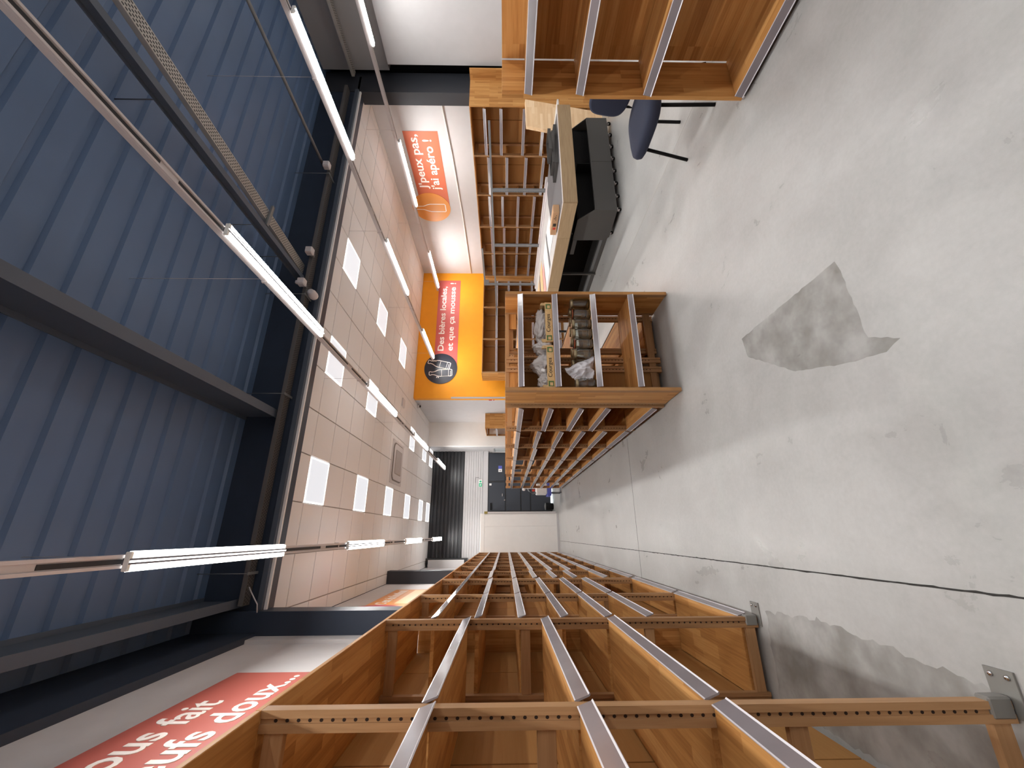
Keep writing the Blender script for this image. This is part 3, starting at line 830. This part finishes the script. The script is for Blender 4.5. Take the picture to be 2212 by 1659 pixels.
def cloth(name, label, loc, size, seed, m, amp=0.35, fr=2.0, pinch=None, cat='bag'):
    bm = bmesh.new(); bmesh.ops.create_icosphere(bm, subdivisions=5, radius=1.0)
    off = Vector((seed * 3.1, seed * 1.7, seed * 0.9))
    def rid(p):
        return 1 - abs(noise.noise(p)) * 2.2
    for v in bm.verts:
        d = v.co.normalized()
        w = d + Vector((noise.noise(d * 1.5 + off), noise.noise(d * 1.5 - off), noise.noise(d * 1.5 + off * 2))) * 0.5
        q = Vector((w.x * 1.6, w.y * 1.6, w.z * 0.8)) * fr
        n = noise.noise(d * fr * 0.8 + off) * 0.8 + rid(q + off) * 0.45 + rid(q * 2.1 + off * 3) * 0.22 + rid(q * 4.3 - off) * 0.08
        v.co = d * (0.85 + amp * n)
        if pinch and v.co.z > 0.25:
            k = max(0.15, 1 - min(1, (v.co.z - 0.25)) * pinch)
            v.co.x *= k; v.co.y *= k; v.co.z *= 1.2
        v.co.x *= size[0]; v.co.y *= size[1]; v.co.z *= size[2]
        if v.co.z < -size[2] * 0.75: v.co.z = -size[2] * 0.75
    o = link(name, mesh_of(bm, name, m, True), None, loc)
    return tag(o, label, cat)
def crumpled(name, label, quad, y, seed, m, amp=0.045, n=36, cat='bag'):
    """a net sheet slumped in folds: quad gives its four corners in x, z"""
    bm = bmesh.new(); off = Vector((seed * 1.3, seed * 0.7, seed * 2.1)); G = []
    for i in range(n + 1):
        row = []
        for k in range(n + 1):
            a, b = i / n, k / n
            p = [(1 - a) * ((1 - b) * quad[0][c] + b * quad[3][c]) + a * ((1 - b) * quad[1][c] + b * quad[2][c]) for c in (0, 1)]
            w = Vector((a * 2.6, b * 2.6, 0)) + off
            r = (1 - abs(noise.noise(w)) * 2.4) * 0.6 + (1 - abs(noise.noise(w * 2.2)) * 2.4) * 0.3 + (1 - abs(noise.noise(w * 5)) * 2) * 0.1
            e = math.sin(PI * a) * math.sin(PI * b)
            row.append(bm.verts.new((p[0] + 0.012 * noise.noise(w * 2 + off), y - amp * r - 0.05 * e, p[1] + 0.014 * noise.noise(w * 2 - off))))
        G.append(row)
    for i in range(n):
        for k in range(n):
            bm.faces.new((G[i][k], G[i + 1][k], G[i + 1][k + 1], G[i][k + 1])).smooth = True
    o = link(name, mesh_of(bm, name, m), None)
    md = o.modifiers.new('thickness', 'SOLIDIFY'); md.thickness = 0.002
    return tag(o, label, cat)
cloth('cloth_bag', 'bulging pale mesh bag spilling from the crate beside jars above', (1.99, 3.68, 1.265), (0.19, 0.10, 0.085), 2, M_BAG)
cloth('cloth_bag', 'crumpled pale sack hanging over crate end in the display middle', (1.74, 3.66, 1.27), (0.07, 0.10, 0.10), 4, M_BAG, 0.4)
cloth('cloth_bag', 'knotted pale sack in the crate nearest the aisle', (1.56, 3.68, 1.27), (0.11, 0.10, 0.10), 9, M_BAG, 0.45, pinch=0.6)
cloth('cloth_bag', 'folded pale sack with tags at aisle end of the crate', (1.38, 3.68, 1.255), (0.085, 0.1, 0.075), 12, M_BAG, 0.4)
o = tag(box('paper_tag', (1.45, 3.545, 1.275), (1.475, 3.548, 1.31), M_PAPER, None, 0), 'tiny white paper tag on pale sacks in crate', 'tag')
o.rotation_euler = (0.1, 0.3, 0)
M_NET = mat('white_net', srgb(226, 222, 226), 0.6, bump=0.4, bscale=300)
M_NET.node_tree.nodes['Principled BSDF'].inputs['Alpha'].default_value = 0.8
crumpled('net_bag', 'white net bag crumpled over glass jars on third shelf', [(1.47, 1.09), (1.355, 0.985), (1.385, 0.80), (1.61, 0.795)], 3.575, 21, M_NET)

def make_jar(label, clip):
    t = thing('glass_jar', label, 'jar')
    bm = bmesh.new(); R = 0.054
    prof = [(0.002, 0.004), (R * 0.93, 0.0), (R, 0.012), (R, 0.145), (R * 0.82, 0.165), (R * 0.80, 0.182), (R * 0.76, 0.182), (R * 0.78, 0.163), (R - 0.003, 0.143), (R - 0.003, 0.016), (R * 0.88, 0.008), (0.002, 0.009)]
    add_lathe(bm, prof, 20, 0, False); bmesh.ops.recalc_face_normals(bm, faces=bm.faces)
    link('glass_body', mesh_of(bm, 'glass_body', M_GLASS), t)
    if clip:
        bm = bmesh.new(); add_lathe(bm, [(0.002, 0.192), (R * 0.84, 0.19), (R * 0.84, 0.184), (0.002, 0.184)], 20, 0, False); bmesh.ops.recalc_face_normals(bm, faces=bm.faces)
        link('glass_lid', mesh_of(bm, 'glass_lid', M_GLASS), t)
        bm = bmesh.new(); add_lathe(bm, [(R * 0.8, 0.179), (R * 0.9, 0.180), (R * 0.9, 0.185), (R * 0.8, 0.186)], 20, 0, False); bmesh.ops.recalc_face_normals(bm, faces=bm.faces)
        link('rubber_seal', mesh_of(bm, 'rubber_seal', M_SEAL), t)
        tube('wire_clip', [(R * 0.86, -0.02, 0.15), (R * 1.05, -0.02, 0.17), (R * 0.9, 0, 0.194), (R * 1.05, 0.02, 0.17), (R * 0.86, 0.02, 0.15)], 0.0016, M_CHROME, t, 5)
    else:
        bm = bmesh.new(); add_lathe(bm, [(0.002, 0.196), (R * 0.84, 0.195), (R * 0.88, 0.190), (R * 0.88, 0.170), (R * 0.82, 0.170)], 20, 0, False); bmesh.ops.recalc_face_normals(bm, faces=bm.faces)
        link('lid', mesh_of(bm, 'lid', M_LID), t)
    return t
jx = [(2.22, 3.60, 0), (2.09, 3.585, 1), (1.975, 3.58, 0), (1.865, 3.575, 0), (1.75, 3.57, 1), (1.64, 3.57, 0), (1.33, 3.57, 0), (2.19, 3.72, 0), (2.07, 3.715, 0), (1.95, 3.71, 0), (1.83, 3.70, 0), (1.71, 3.70, 0), (1.585, 3.70, 0)]
JL = ['lidded glass jar at the checkout end of the jar row', 'clip-top glass jar with orange seal, second from checkout end', 'lidded glass jar third from checkout end of front row', 'lidded glass jar fourth from checkout end of front row', 'clip-top glass jar with orange seal at middle of row', 'lidded glass jar half behind the white net bag', 'lidded glass jar alone at the aisle end of shelf']
pr = {}
for k, (x, y, c) in enumerate(jx):
    lab = JL[k] if k < 7 else 'lidded glass jar in back row of end display, %s from checkout end' % ORD[k - 7]
    if c not in pr:
        pr[c] = o = make_jar(lab, c)
    else:
        o = copy_tree(pr[c])
    o.location = (x, y, 0.7905); o.rotation_euler = (0, 0, k * 1.3)
    tag(o, lab, 'jar', 'glass jars on the end display')

# ================================================================== SIGNS
def bottle_outline(h, w):
    """half profile of a beer bottle, closed outline"""
    hp = [(0.0, 0), (0.42, 0), (0.5, 0.05), (0.5, 0.52), (0.44, 0.62), (0.22, 0.78), (0.18, 0.9), (0.25, 0.91), (0.25, 0.985), (0.2, 1.0), (0.0, 1.0)]
    return [(x * w, z * h) for x, z in hp] + [(-x * w, z * h) for x, z in hp[::-1][1:-1]]
def ribbon(pts, th, closed=True):
    bm = bmesh.new(); n = len(pts); I, O = [], []
    for i, p in enumerate(pts):
        a = Vector(pts[i - 1] if (i or closed) else p); b = Vector(pts[(i + 1) % n] if (i < n - 1 or closed) else p)
        d = (b - a).normalized(); nr_ = Vector((-d.y, d.x))
        I.append((p[0] + nr_.x * th / 2, p[1] + nr_.y * th / 2)); O.append((p[0] - nr_.x * th / 2, p[1] - nr_.y * th / 2))
    vi = [bm.verts.new((x, y, 0.001)) for x, y in I]; vo = [bm.verts.new((x, y, 0.001)) for x, y in O]
    for i in range(n if closed else n - 1):
        bm.faces.new((vo[i], vo[(i + 1) % n], vi[(i + 1) % n], vi[i]))
    bmesh.ops.recalc_face_normals(bm, faces=bm.faces)
    for f in bm.faces:
        if f.normal.z < 0: f.normal_flip()
    return bm
def disc(name, r, m, parent, loc, th=0.006, n=64):
    bm = bmesh.new(); bmesh.ops.create_circle(bm, cap_ends=True, radius=r, segments=n)
    ret = bmesh.ops.extrude_face_region(bm, geom=bm.faces[:])
    bmesh.ops.translate(bm, vec=(0, 0, th), verts=[v for v in ret['geom'] if isinstance(v, bmesh.types.BMVert)])
    bmesh.ops.recalc_face_normals(bm, faces=bm.faces)
    return link(name, mesh_of(bm, name, m), parent, loc)
def sign(name, label, origin, face, width, height, m):
    """local x = reading direction, local y = up, local z = out of the wall"""
    t = tag(empty(name, origin), label, 'wall sign')
    t.rotation_euler = {'-Y': (PI / 2, 0, 0), '-X': (PI / 2, 0, -PI / 2), '+X': (PI / 2, 0, PI / 2)}[face]
    box('board', (0, 0, 0), (width, height, 0.004), m, t, 0)
    return t
def put_text(t, body, x, y, w, h, m=M_LETTER, bold=0.016):
    me = fit_text(body, w, h, m, bold); return link('lettering', me, t, (x, y, 0.0055))

sg = sign('beer_sign', 'coral sign reading Des bières locales on the yellow wall', (4.55, YY - 0.001, 3.075), '-Y', 3.04, 0.68, M_CORAL)
put_text(sg, 'Des bières locales,', 0.575, 0.425, 2.24, 0.245)
put_text(sg, 'et que ça mousse !', 0.575, 0.15, 2.38, 0.245)
dc = disc('round_badge', 0.48, M_INK, sg, (0.0, 0.465, 0.004))
for ang, ox, oy in ((-0.22, 0.075, -0.265), (0.05, -0.125, -0.33)):
    bo = bottle_outline(0.66, 0.21)
    link('bottle_outline', mesh_of(ribbon(bo, 0.022), 'bottle_outline', M_LETTER), dc, (ox, oy, 0.0065), (0, 0, ang))
    lb = [(-0.105, 0.10), (0.105, 0.10), (0.105, 0.30), (-0.105, 0.30)]
    link('bottle_label', mesh_of(ribbon(lb, 0.016), 'bottle_label', M_LETTER), dc, (ox, oy, 0.0065), (0, 0, ang))
    link('bottle_band', mesh_of(ribbon([(-0.095, 0.045), (0.06, 0.045)], 0.014, False), 'bottle_band', M_LETTER), dc, (ox, oy, 0.0065), (0, 0, ang))
for ox, oy, a in ((0.24, 0.16, 0.5), (0.245, 0.20, -0.2), (-0.27, 0.1, -0.5), (-0.275, 0.055, 0.2)):
    q = disc('foam_drop', 0.016, M_LETTER, dc, (ox, oy, 0.006), 0.001, 12); q.scale = (1.6, 0.9, 1); q.rotation_euler = (0, 0, a)

sg = sign('aperitif_sign', "orange-red sign reading J'peux pas, j'ai apéro on right wall", (XR - 0.001, 8.1, 3.07), '-X', 2.05, 0.73, M_ORRED)
put_text(sg, "J'peux pas,", 0.56, 0.46, 1.42, 0.27)
put_text(sg, "j'ai apéro !", 0.53, 0.165, 1.33, 0.27)
dc = disc('round_badge', 0.48, M_ORANGE, sg, (-0.05, 0.475, 0.004))
bo = [(0.10, -0.36), (0.125, -0.34), (0.125, 0.02), (0.10, 0.10), (0.055, 0.2), (0.05, 0.4), (-0.05, 0.4), (-0.055, 0.2), (-0.10, 0.10), (-0.125, 0.02), (-0.125, -0.34), (-0.10, -0.36)]
link('bottle_outline', mesh_of(ribbon(bo, 0.024), 'bottle_outline', M_LETTER), dc, (0, 0, 0.0065))

sg = sign('egg_sign', 'large red sign with white lettering ending fait and doux', (XL + 0.001, 1.15, 3.07), '+X', 2.66, 0.695, M_RED)
put_text(sg, 'On vous fait', 0.62, 0.42, 1.46, 0.27)
put_text(sg, 'les œufs doux...', 0.60, 0.165, 1.98, 0.27)
sg = sign('orange_sign', 'orange sign on left wall between the two dark columns', (XL + 0.001, 6.55, 3.1), '+X', 2.33, 0.69, M_ORANGE)
put_text(sg, "C'est du", 0.52, 0.42, 0.78, 0.25)
for k in range(9):
    box('letter_stroke', (1.38 + k * 0.095, 0.42, 0.004), (1.43 + k * 0.095, 0.42 + (0.13 if k % 4 else 0.18), 0.006), M_LETTER, sg, 0)
box('glare_band', (0.62, 0.08, 0.004), (2.25, 0.30, 0.0055), M_GLARE, sg, 0)  # paints the reflection that washes out the second line
disc('round_badge', 0.46, M_MAGENTA, sg, (0.0, 0.45, 0.004))

ex = thing('exit_sign', 'small green and white emergency exit sign above dark doors', 'exit sign', (1.7, YE - 0.07, 2.47))
box('housing', (-0.13, 0, 0), (0.13, 0.03, 0.13), M_PAPER, ex, 0.004)
box('green_panel', (-0.12, -0.004, 0.012), (0.0, 0.001, 0.118), M_EXIT, ex, 0)
box('exit_arrow', (-0.085, -0.007, 0.045), (-0.035, -0.003, 0.085), M_PAPER, ex, 0, (0, PI / 4, 0))
box('exit_figure', (0.03, -0.004, 0.03), (0.09, 0.001, 0.1), M_EXIT, ex, 0)
tube('exit_cable', [(0.14, 0.01, 0.09), (0.2, 0.01, 0.14), (0.2, 0.01, 0.24), (0.02, 0.01, 0.25)], 0.006, M_SLOT, ex, 6)
nt_ = thing('paper_notice', 'blue and white paper notice on the dark door', 'notice', (2.2, YE - 0.085, 1.77))
box('white_half', (-0.11, 0, 0), (0.0, 0.002, 0.13), M_PAPER, nt_, 0); box('blue_half', (0.0, 0, 0), (0.11, 0.002, 0.13), M_BLUE, nt_, 0)
box('notice_mark', (-0.075, -0.001, 0.05), (-0.045, 0.0, 0.08), M_INKB, nt_, 0)
fl_ = thing('red_label', 'small red extinguisher label on the corridor wall', 'label', (XY - 0.001, 11.13, 1.97))
box('plate', (-0.002, -0.05, 0), (0, 0.05, 0.16), M_FIRE, fl_, 0); box('plate_text', (-0.003, -0.03, 0.03), (-0.002, 0.03, 0.07), M_PAPER, fl_, 0)

# ================================================================== CHECKOUT
ct = thing('checkout_counter', 'wood-edged checkout counter on dark metal base', 'counter', (4.1, 4.13, 0))
cw, cl_, z0, z1 = 2.0, 4.6, 0.695, 0.885
GO = wood('X', 'Z', 'greyoak', False); GOy = wood('Y', 'Z', 'greyoak', False)
box('front_fascia', (0.0, 0.0, z0), (cw - 0.15, 0.025, z1), GO, ct)
for a, b in ((0.025, 0.70), (0.702, 1.98), (1.982, 3.3), (3.302, cl_)):
    box('side_fascia', (0.0, a, z0), (0.025, b, z1), GOy, ct)
box('worktop', (0.025, 0.025, z1 - 0.03), (cw, cl_, z1 - 0.005), mat('worktop_laminate', srgb(206, 204, 202), 0.4), ct)
box('edge_profile', (0.012, 0.012, z1 - 0.006), (cw - 0.16, 0.05, z1 + 0.006), M_RAIL, ct)
box('edge_profile', (0.012, 0.05, z1 - 0.006), (0.045, cl_, z1 + 0.006), M_RAIL, ct)
box('rear_profile', (cw - 0.16, 1.35, z1 - 0.01), (cw - 0.08, cl_, z1 + 0.045), M_RAIL, ct, 0.006)
box('rear_profile', (cw - 0.28, 1.35, z1 - 0.01), (cw - 0.2, cl_, z1 + 0.02), M_RAIL, ct, 0.006)
box('under_panel', (0.05, 0.35, z0 - 0.02), (cw - 0.1, cl_ - 0.05, z0 + 0.0), M_BLACK, ct)
box('base_plinth', (0.38, 0.95, 0.0), (cw - 0.25, cl_ - 0.1, 0.06), M_UNIT, ct)
box('base_trim', (0.40, 0.95, 0.06), (0.46, cl_ - 0.1, 0.11), M_FRAME, ct)
box('base_panel', (0.9, 0.95, 0.06), (0.93, cl_ - 0.1, z0), M_BLACK, ct)
for yy in (0.98, 2.05, 3.2, 4.3):
    box('base_post', (0.35, yy, 0.0), (0.39, yy + 0.04, z0), M_UNIT, ct)
for a in (0.52, 0.40):
    box('brace_bar', (0.7, 1.0, a), (0.72, 1.95, a + 0.07), M_FRAME, ct)
mt = prism('counter_mat', [(4.16, 4.2), (5.85, 4.2), (6.0, 4.7), (6.04, 5.2), (6.0, 5.5), (5.8, 5.64), (5.5, 5.6), (5.1, 5.42), (4.7, 5.18), (4.35, 4.92), (4.2, 4.7)], z1 - 0.004, z1 + 0.006, M_MAT, None, 'XY')
tag(mt, 'rounded dark grey mat lying on the checkout counter', 'mat')
for k, (x0, y0, x1, y1, h, rz, lab) in enumerate(((4.95, 4.28, 5.75, 4.62, 0.0, 0.03, 'wide dark metal tray at bottom of pile on counter'), (5.0, 4.25, 5.55, 4.52, 0.045, -0.12, 'middle dark metal tray of pile on counter'), (5.15, 4.24, 5.62, 4.48, 0.09, 0.1, 'topmost dark metal tray of pile on counter'))):
    t = thing('metal_tray', lab, 'tray', ((x0 + x1) / 2, (y0 + y1) / 2, z1 + 0.007 + h), rz, 'trays on the counter')
    hx, hy = (x1 - x0) / 2, (y1 - y0) / 2
    box('tray_floor', (-hx, -hy, 0), (hx, hy, 0.004), M_UNIT, t, 0)
    for a, b in (((-hx, -hy, 0.004), (hx, -hy + 0.004, 0.045)), ((-hx, hy - 0.004, 0.004), (hx, hy, 0.045)), ((-hx, -hy, 0.004), (-hx + 0.004, hy, 0.045)), ((hx - 0.004, -hy, 0.004), (hx, hy, 0.045))):
        box('tray_wall', a, b, M_UNIT, t, 0.001)
bx = thing('cardboard_box', 'small cardboard box with red printed label on counter', 'box', (4.22, 4.44, z1 + 0.007))
box('carton', (0, 0, 0), (0.14, 0.46, 0.085), M_CARD, bx, 0.003)
box('flap', (0.005, 0.01, 0.085), (0.135, 0.23, 0.089), M_CARD, bx, 0.001)
for k in range(4):
    box('print_line', (-0.001, 0.06 + k * 0.03, 0.03), (0.0, 0.07 + k * 0.03, 0.03 + 0.012 * (k % 3 + 1)), M_INKB, bx, 0)
box('red_print', (-0.001, 0.30, 0.02), (0.0, 0.345, 0.06), M_FIRE, bx, 0); box('black_print', (-0.001, 0.22, 0.02), (0.0, 0.28, 0.065), M_INKB, bx, 0)
def paper(label, pts, m, z):
    o = prism('paper_sheet', pts, z, z + 0.0012, m, None, 'XY'); return tag(o, label, 'paper', 'papers on the counter')
paper('white paper sheet behind the rounded mat on counter', [(4.5, 5.2), (5.2, 5.55), (5.3, 6.1), (4.5, 5.75)], M_PAPER, z1)
paper('creased white sheet in the middle of counter', [(4.25, 5.85), (5.3, 6.2), (5.2, 6.68), (4.25, 6.33)], M_PAPER, z1)
paper('pink sheet next to the peach sheets on counter', [(4.3, 6.42), (5.1, 6.72), (5.05, 6.95), (4.3, 6.78)], M_PINK, z1 + 0.0014)
paper('peach sheet near the pink sheet on counter', [(4.25, 6.85), (5.4, 7.05), (5.4, 7.5), (4.25, 7.3)], M_PEACH, z1)
paper('peach sheet furthest along the counter', [(4.25, 7.5), (5.4, 7.7), (5.4, 8.3), (4.25, 8.1)], M_PEACH, z1)
paper('grey strap laid across white sheets on counter', [(4.3, 5.72), (5.25, 6.05), (5.25, 6.15), (4.3, 5.82)], M_FRAME, z1 + 0.002)
paper('grey strap laid across peach sheets on counter', [(4.25, 7.33), (5.4, 7.53), (5.4, 7.63), (4.25, 7.43)], M_FRAME, z1 + 0.002)
# metal frame rising behind the counter
gf = thing('display_frame', 'grey perforated metal frame standing on rear of the counter', 'frame', (5.82, 0, z1 + 0.01))
for yy, h in ((5.60, 1.02), (7.08, 1.0), (8.52, 1.28)):
    u = box('upright', (-0.015, yy - 0.035, 0.035), (0.015, yy + 0.035, h), M_FRAME, gf)
    bm = bmesh.new()
    for k in range(int(h / 0.03)):
        z = -h / 2 + 0.05 + k * 0.03
        if z > h / 2 - 0.05: break
        for sx in (-0.0155,):
            bm.faces.new([bm.verts.new((sx, 0.015 + a, z + b)) for a, b in ((-0.006, -0.008), (-0.006, 0.008), (0.006, 0.008), (0.006, -0.008))])
    link('perforation', mesh_of(bm, 'perforation', M_SLOT), u)
box('cross_rail', (-0.012, 4.3, 0.985), (0.012, 10.04, 1.02), M_FRAME, gf)
box('top_arm', (-0.012, 7.2, 1.24), (0.012, 8.52, 1.28), M_FRAME, gf)
box('gusset', (-0.006, 8.34, 1.16), (0.006, 8.5, 1.24), M_FRAME, gf)

# charcoal bin on castors under the counter front
un = thing('mobile_bin', 'charcoal metal bin on castors with sloping black opening under counter', 'bin', (4.26, 4.43, 0))
UW = 1.83
side = [(0.0, 0.075), (0.0, 0.385), (0.2, 0.605), (0.63, 0.61), (0.62, 0.12), (0.55, 0.06)]
for x in (0.0, UW - 0.012):
    prism('side_panel', side, x, x + 0.012, M_UNIT, un, 'YZ')
for a, b in ((0.012, 0.912), (0.916, UW - 0.012)):
    box('front_panel', (a, 0.0, 0.075), (b, 0.012, 0.375), M_UNIT, un)
box('front_lip', (0.012, -0.006, 0.375), (UW - 0.012, 0.03, 0.39), M_UNIT, un)
box('floor_panel', (0.012, 0.012, 0.075), (UW - 0.012, 0.6, 0.09), M_BLACK, un)
box('rear_panel', (0.012, 0.6, 0.09), (UW - 0.012, 0.62, 0.6), M_BLACK, un)
box('top_panel', (0.012, 0.21, 0.59), (UW - 0.012, 0.62, 0.605), M_BLACK, un)
box('divider', (0.9, 0.03, 0.09), (0.912, 0.6, 0.58), M_BLACK, un)
box('liner', (0.012, 0.2, 0.09), (UW - 0.012, 0.212, 0.59), M_BLACK, un)
wheel = None
for k, (x, y) in enumerate([(0.06 + 0.245 * q, 0.05) for q in range(8)] + [(0.06, 0.52), (UW - 0.06, 0.52)]):
    bm = bmesh.new()
    c = link('castor', box_mesh((0.036, 0.046, 0.02), M_RAIL, 0.003), un, (x, y, 0.065))
    if wheel is None:
        bm2 = bmesh.new(); add_lathe(bm2, [(0.012, -0.011), (0.028, -0.011), (0.029, 0), (0.028, 0.011), (0.012, 0.011)], 16); bmesh.ops.recalc_face_normals(bm2, faces=bm2.faces)
        bm2.transform(Matrix.Rotation(PI / 2, 4, 'Y')); wheel = mesh_of(bm2, 'wheel', M_BLACK)
    link('wheel', wheel, c, (0, 0.006, -0.0358)); bm.free()
    box('fork', (-0.018, -0.016, -0.036), (-0.013, 0.02, -0.008), M_RAIL, c, 0)

# loose boards leaning beside the end panel
for k in range(4):
    dy = 0.035 * k; dx = 0.03 * k
    y = 5.0 - dy * 0.0
    bm = bmesh.new()
    q = [(6.10 + dx, 4.82, 0.002), (6.76 + dx, 4.82, 0.002), (7.06 + dx, 4.82, 1.31), (6.42 + dx, 4.82, 1.297)]
    q = [(a - (0.05 if k else 0) * 0, b + dy, c) for a, b, c in q]
    A = [bm.verts.new(p) for p in q]; B = [bm.verts.new((p[0], p[1] + 0.024, p[2])) for p in q]
    bm.faces.new(A); bm.faces.new(B[::-1])
    for i in range(4): bm.faces.new((A[i], B[i], B[(i + 1) % 4], A[(i + 1) % 4]))
    bmesh.ops.recalc_face_normals(bm, faces=bm.faces)
    o = link('loose_board', mesh_of(bm, 'loose_board', wood('X', 'Z', 'pale')))
    tag(o, 'pale loose wooden board leaning by wall shelving, %s' % ['frontmost of the stack', 'second of the stack', 'third of the stack', 'rearmost of the stack'][k], 'board', 'loose boards')

# ================================================================== CHAIRS
def cushion(name, sx, sy, th, m, parent, loc, rot=None, dome=0.35):
    bm = bmesh.new(); n = 20
    prof = [(0.90, -0.5), (0.985, -0.32), (1.0, 0.0), (0.965, 0.28), (0.85, 0.45), (0.6, 0.5), (0.3, 0.5)]
    rings = []
    for s, z in prof:
        ring = []
        for k in range(n * 2):
            a = k * PI / n
            cx, cy = math.cos(a), math.sin(a); e = 0.55
            x = math.copysign(abs(cx) ** e, cx) * sx / 2 * s; y = math.copysign(abs(cy) ** e, cy) * sy / 2 * s
            ring.append(bm.verts.new((x, y, z * th)))
        rings.append(ring)
    for A, B in zip(rings, rings[1:]):
        for k in range(2 * n): bm.faces.new((A[k], A[(k + 1) % (2 * n)], B[(k + 1) % (2 * n)], B[k])).smooth = True
    bm.faces.new(rings[0][::-1]); bm.faces.new(rings[-1])
    return link(name, mesh_of(bm, name, m), parent, loc, rot)
def chair(label, loc, rotz):
    """local -x is the front of the chair"""
    t = thing('visitor_chair', label, 'chair', loc, rotz, 'navy chairs')
    cushion('seat', 0.55, 0.57, 0.10, M_FABRIC, t, (-0.035, 0.0, 0.465))
    box('seat_shell', (-0.2, -0.21, 0.405), (0.2, 0.21, 0.418), M_BLACK, t, 0.005)
    cushion('backrest', 0.44, 0.36, 0.06, M_FABRIC, t, (0.27, 0, 0.70), (PI / 2, -0.15, PI / 2))
    for s in (-1, 1):
        tube('leg', [(-0.17, s * 0.2, 0.41), (-0.235, s * 0.255, 0.0)], 0.0145, M_BLACK, t)
        tube('leg', [(0.17, s * 0.2, 0.41), (0.235, s * 0.255, 0.0)], 0.0145, M_BLACK, t)
        tube('back_tube', [(0.14, s * 0.14, 0.41), (0.24, s * 0.14, 0.43), (0.27, s * 0.14, 0.52), (0.285, s * 0.14, 0.64)], 0.011, M_BLACK, t)
        tube('seat_rail', [(-0.17, s * 0.2, 0.41), (0.17, s * 0.2, 0.41)], 0.0115, M_BLACK, t)
        q = tube('side_bar', [(0.2, s * 0.235, 0.42), (0.2, s * 0.275, 0.45), (0.1, s * 0.285, 0.46), (-0.05, s * 0.285, 0.45), (-0.08, s * 0.25, 0.42)], 0.009, M_BLACK, t)
        tube('coupling', [(0.19, s * 0.262, 0.435), (0.2, s * 0.285, 0.455)], 0.014, M_CHROME, q)
    return t
chair('navy fabric chair with black legs half hidden by low shelving', (3.40, 2.43, 0), -0.02)

# ================================================================== FAR END OBJECTS
cc = thing('cleaning_trolley', 'white trolley with blue base standing past end of low shelving', 'trolley', (1.14, 12.3, 0))
box('tank', (-0.05, -0.18, 0.42), (0.25, 0.25, 0.74), M_PAPER, cc, 0.02)
box('tank_base', (-0.1, -0.2, 0.30), (0.28, 0.28, 0.42), M_BLUE, cc, 0.015)
for x in (0.0, 0.2):
    for y in (-0.12, 0.18):
        tube('trolley_leg', [(x, y, 0.3), (x, y, 0.0)], 0.015, M_FRAME, cc)
tube('hose', [(0.0, 0, 0.74), (-0.03, -0.05, 0.85), (0.05, -0.08, 0.96), (0.15, -0.05, 1.0)], 0.022, M_FRAME, cc)
box('red_handle', (0.03, -0.1, 0.78), (0.09, -0.04, 0.86), M_FIRE, cc, 0.01)
tube('mop_pole', [(0.12, -0.1, 0.3), (0.12, -0.1, 1.06)], 0.011, M_PAPER, cc)
box('mop_head', (0.05, -0.14, 1.06), (0.17, -0.06, 1.15), M_PAPER, cc, 0.02)
pb = thing('pedal_bin', 'small black bin on the floor by the door foot', 'bin', (0.88, 14.4, 0))
bm = bmesh.new(); add_lathe(bm, [(0.09, 0), (0.11, 0.02), (0.12, 0.24), (0.1, 0.26)], 18); bmesh.ops.recalc_face_normals(bm, faces=bm.faces)
link('bin_body', mesh_of(bm, 'bin_body', M_BLACK), pb)
bm = bmesh.new(); add_lathe(bm, [(0.12, 0.262), (0.115, 0.29), (0.03, 0.31)], 18); bmesh.ops.recalc_face_normals(bm, faces=bm.faces)
link('bin_lid', mesh_of(bm, 'bin_lid', M_FRAME), pb)
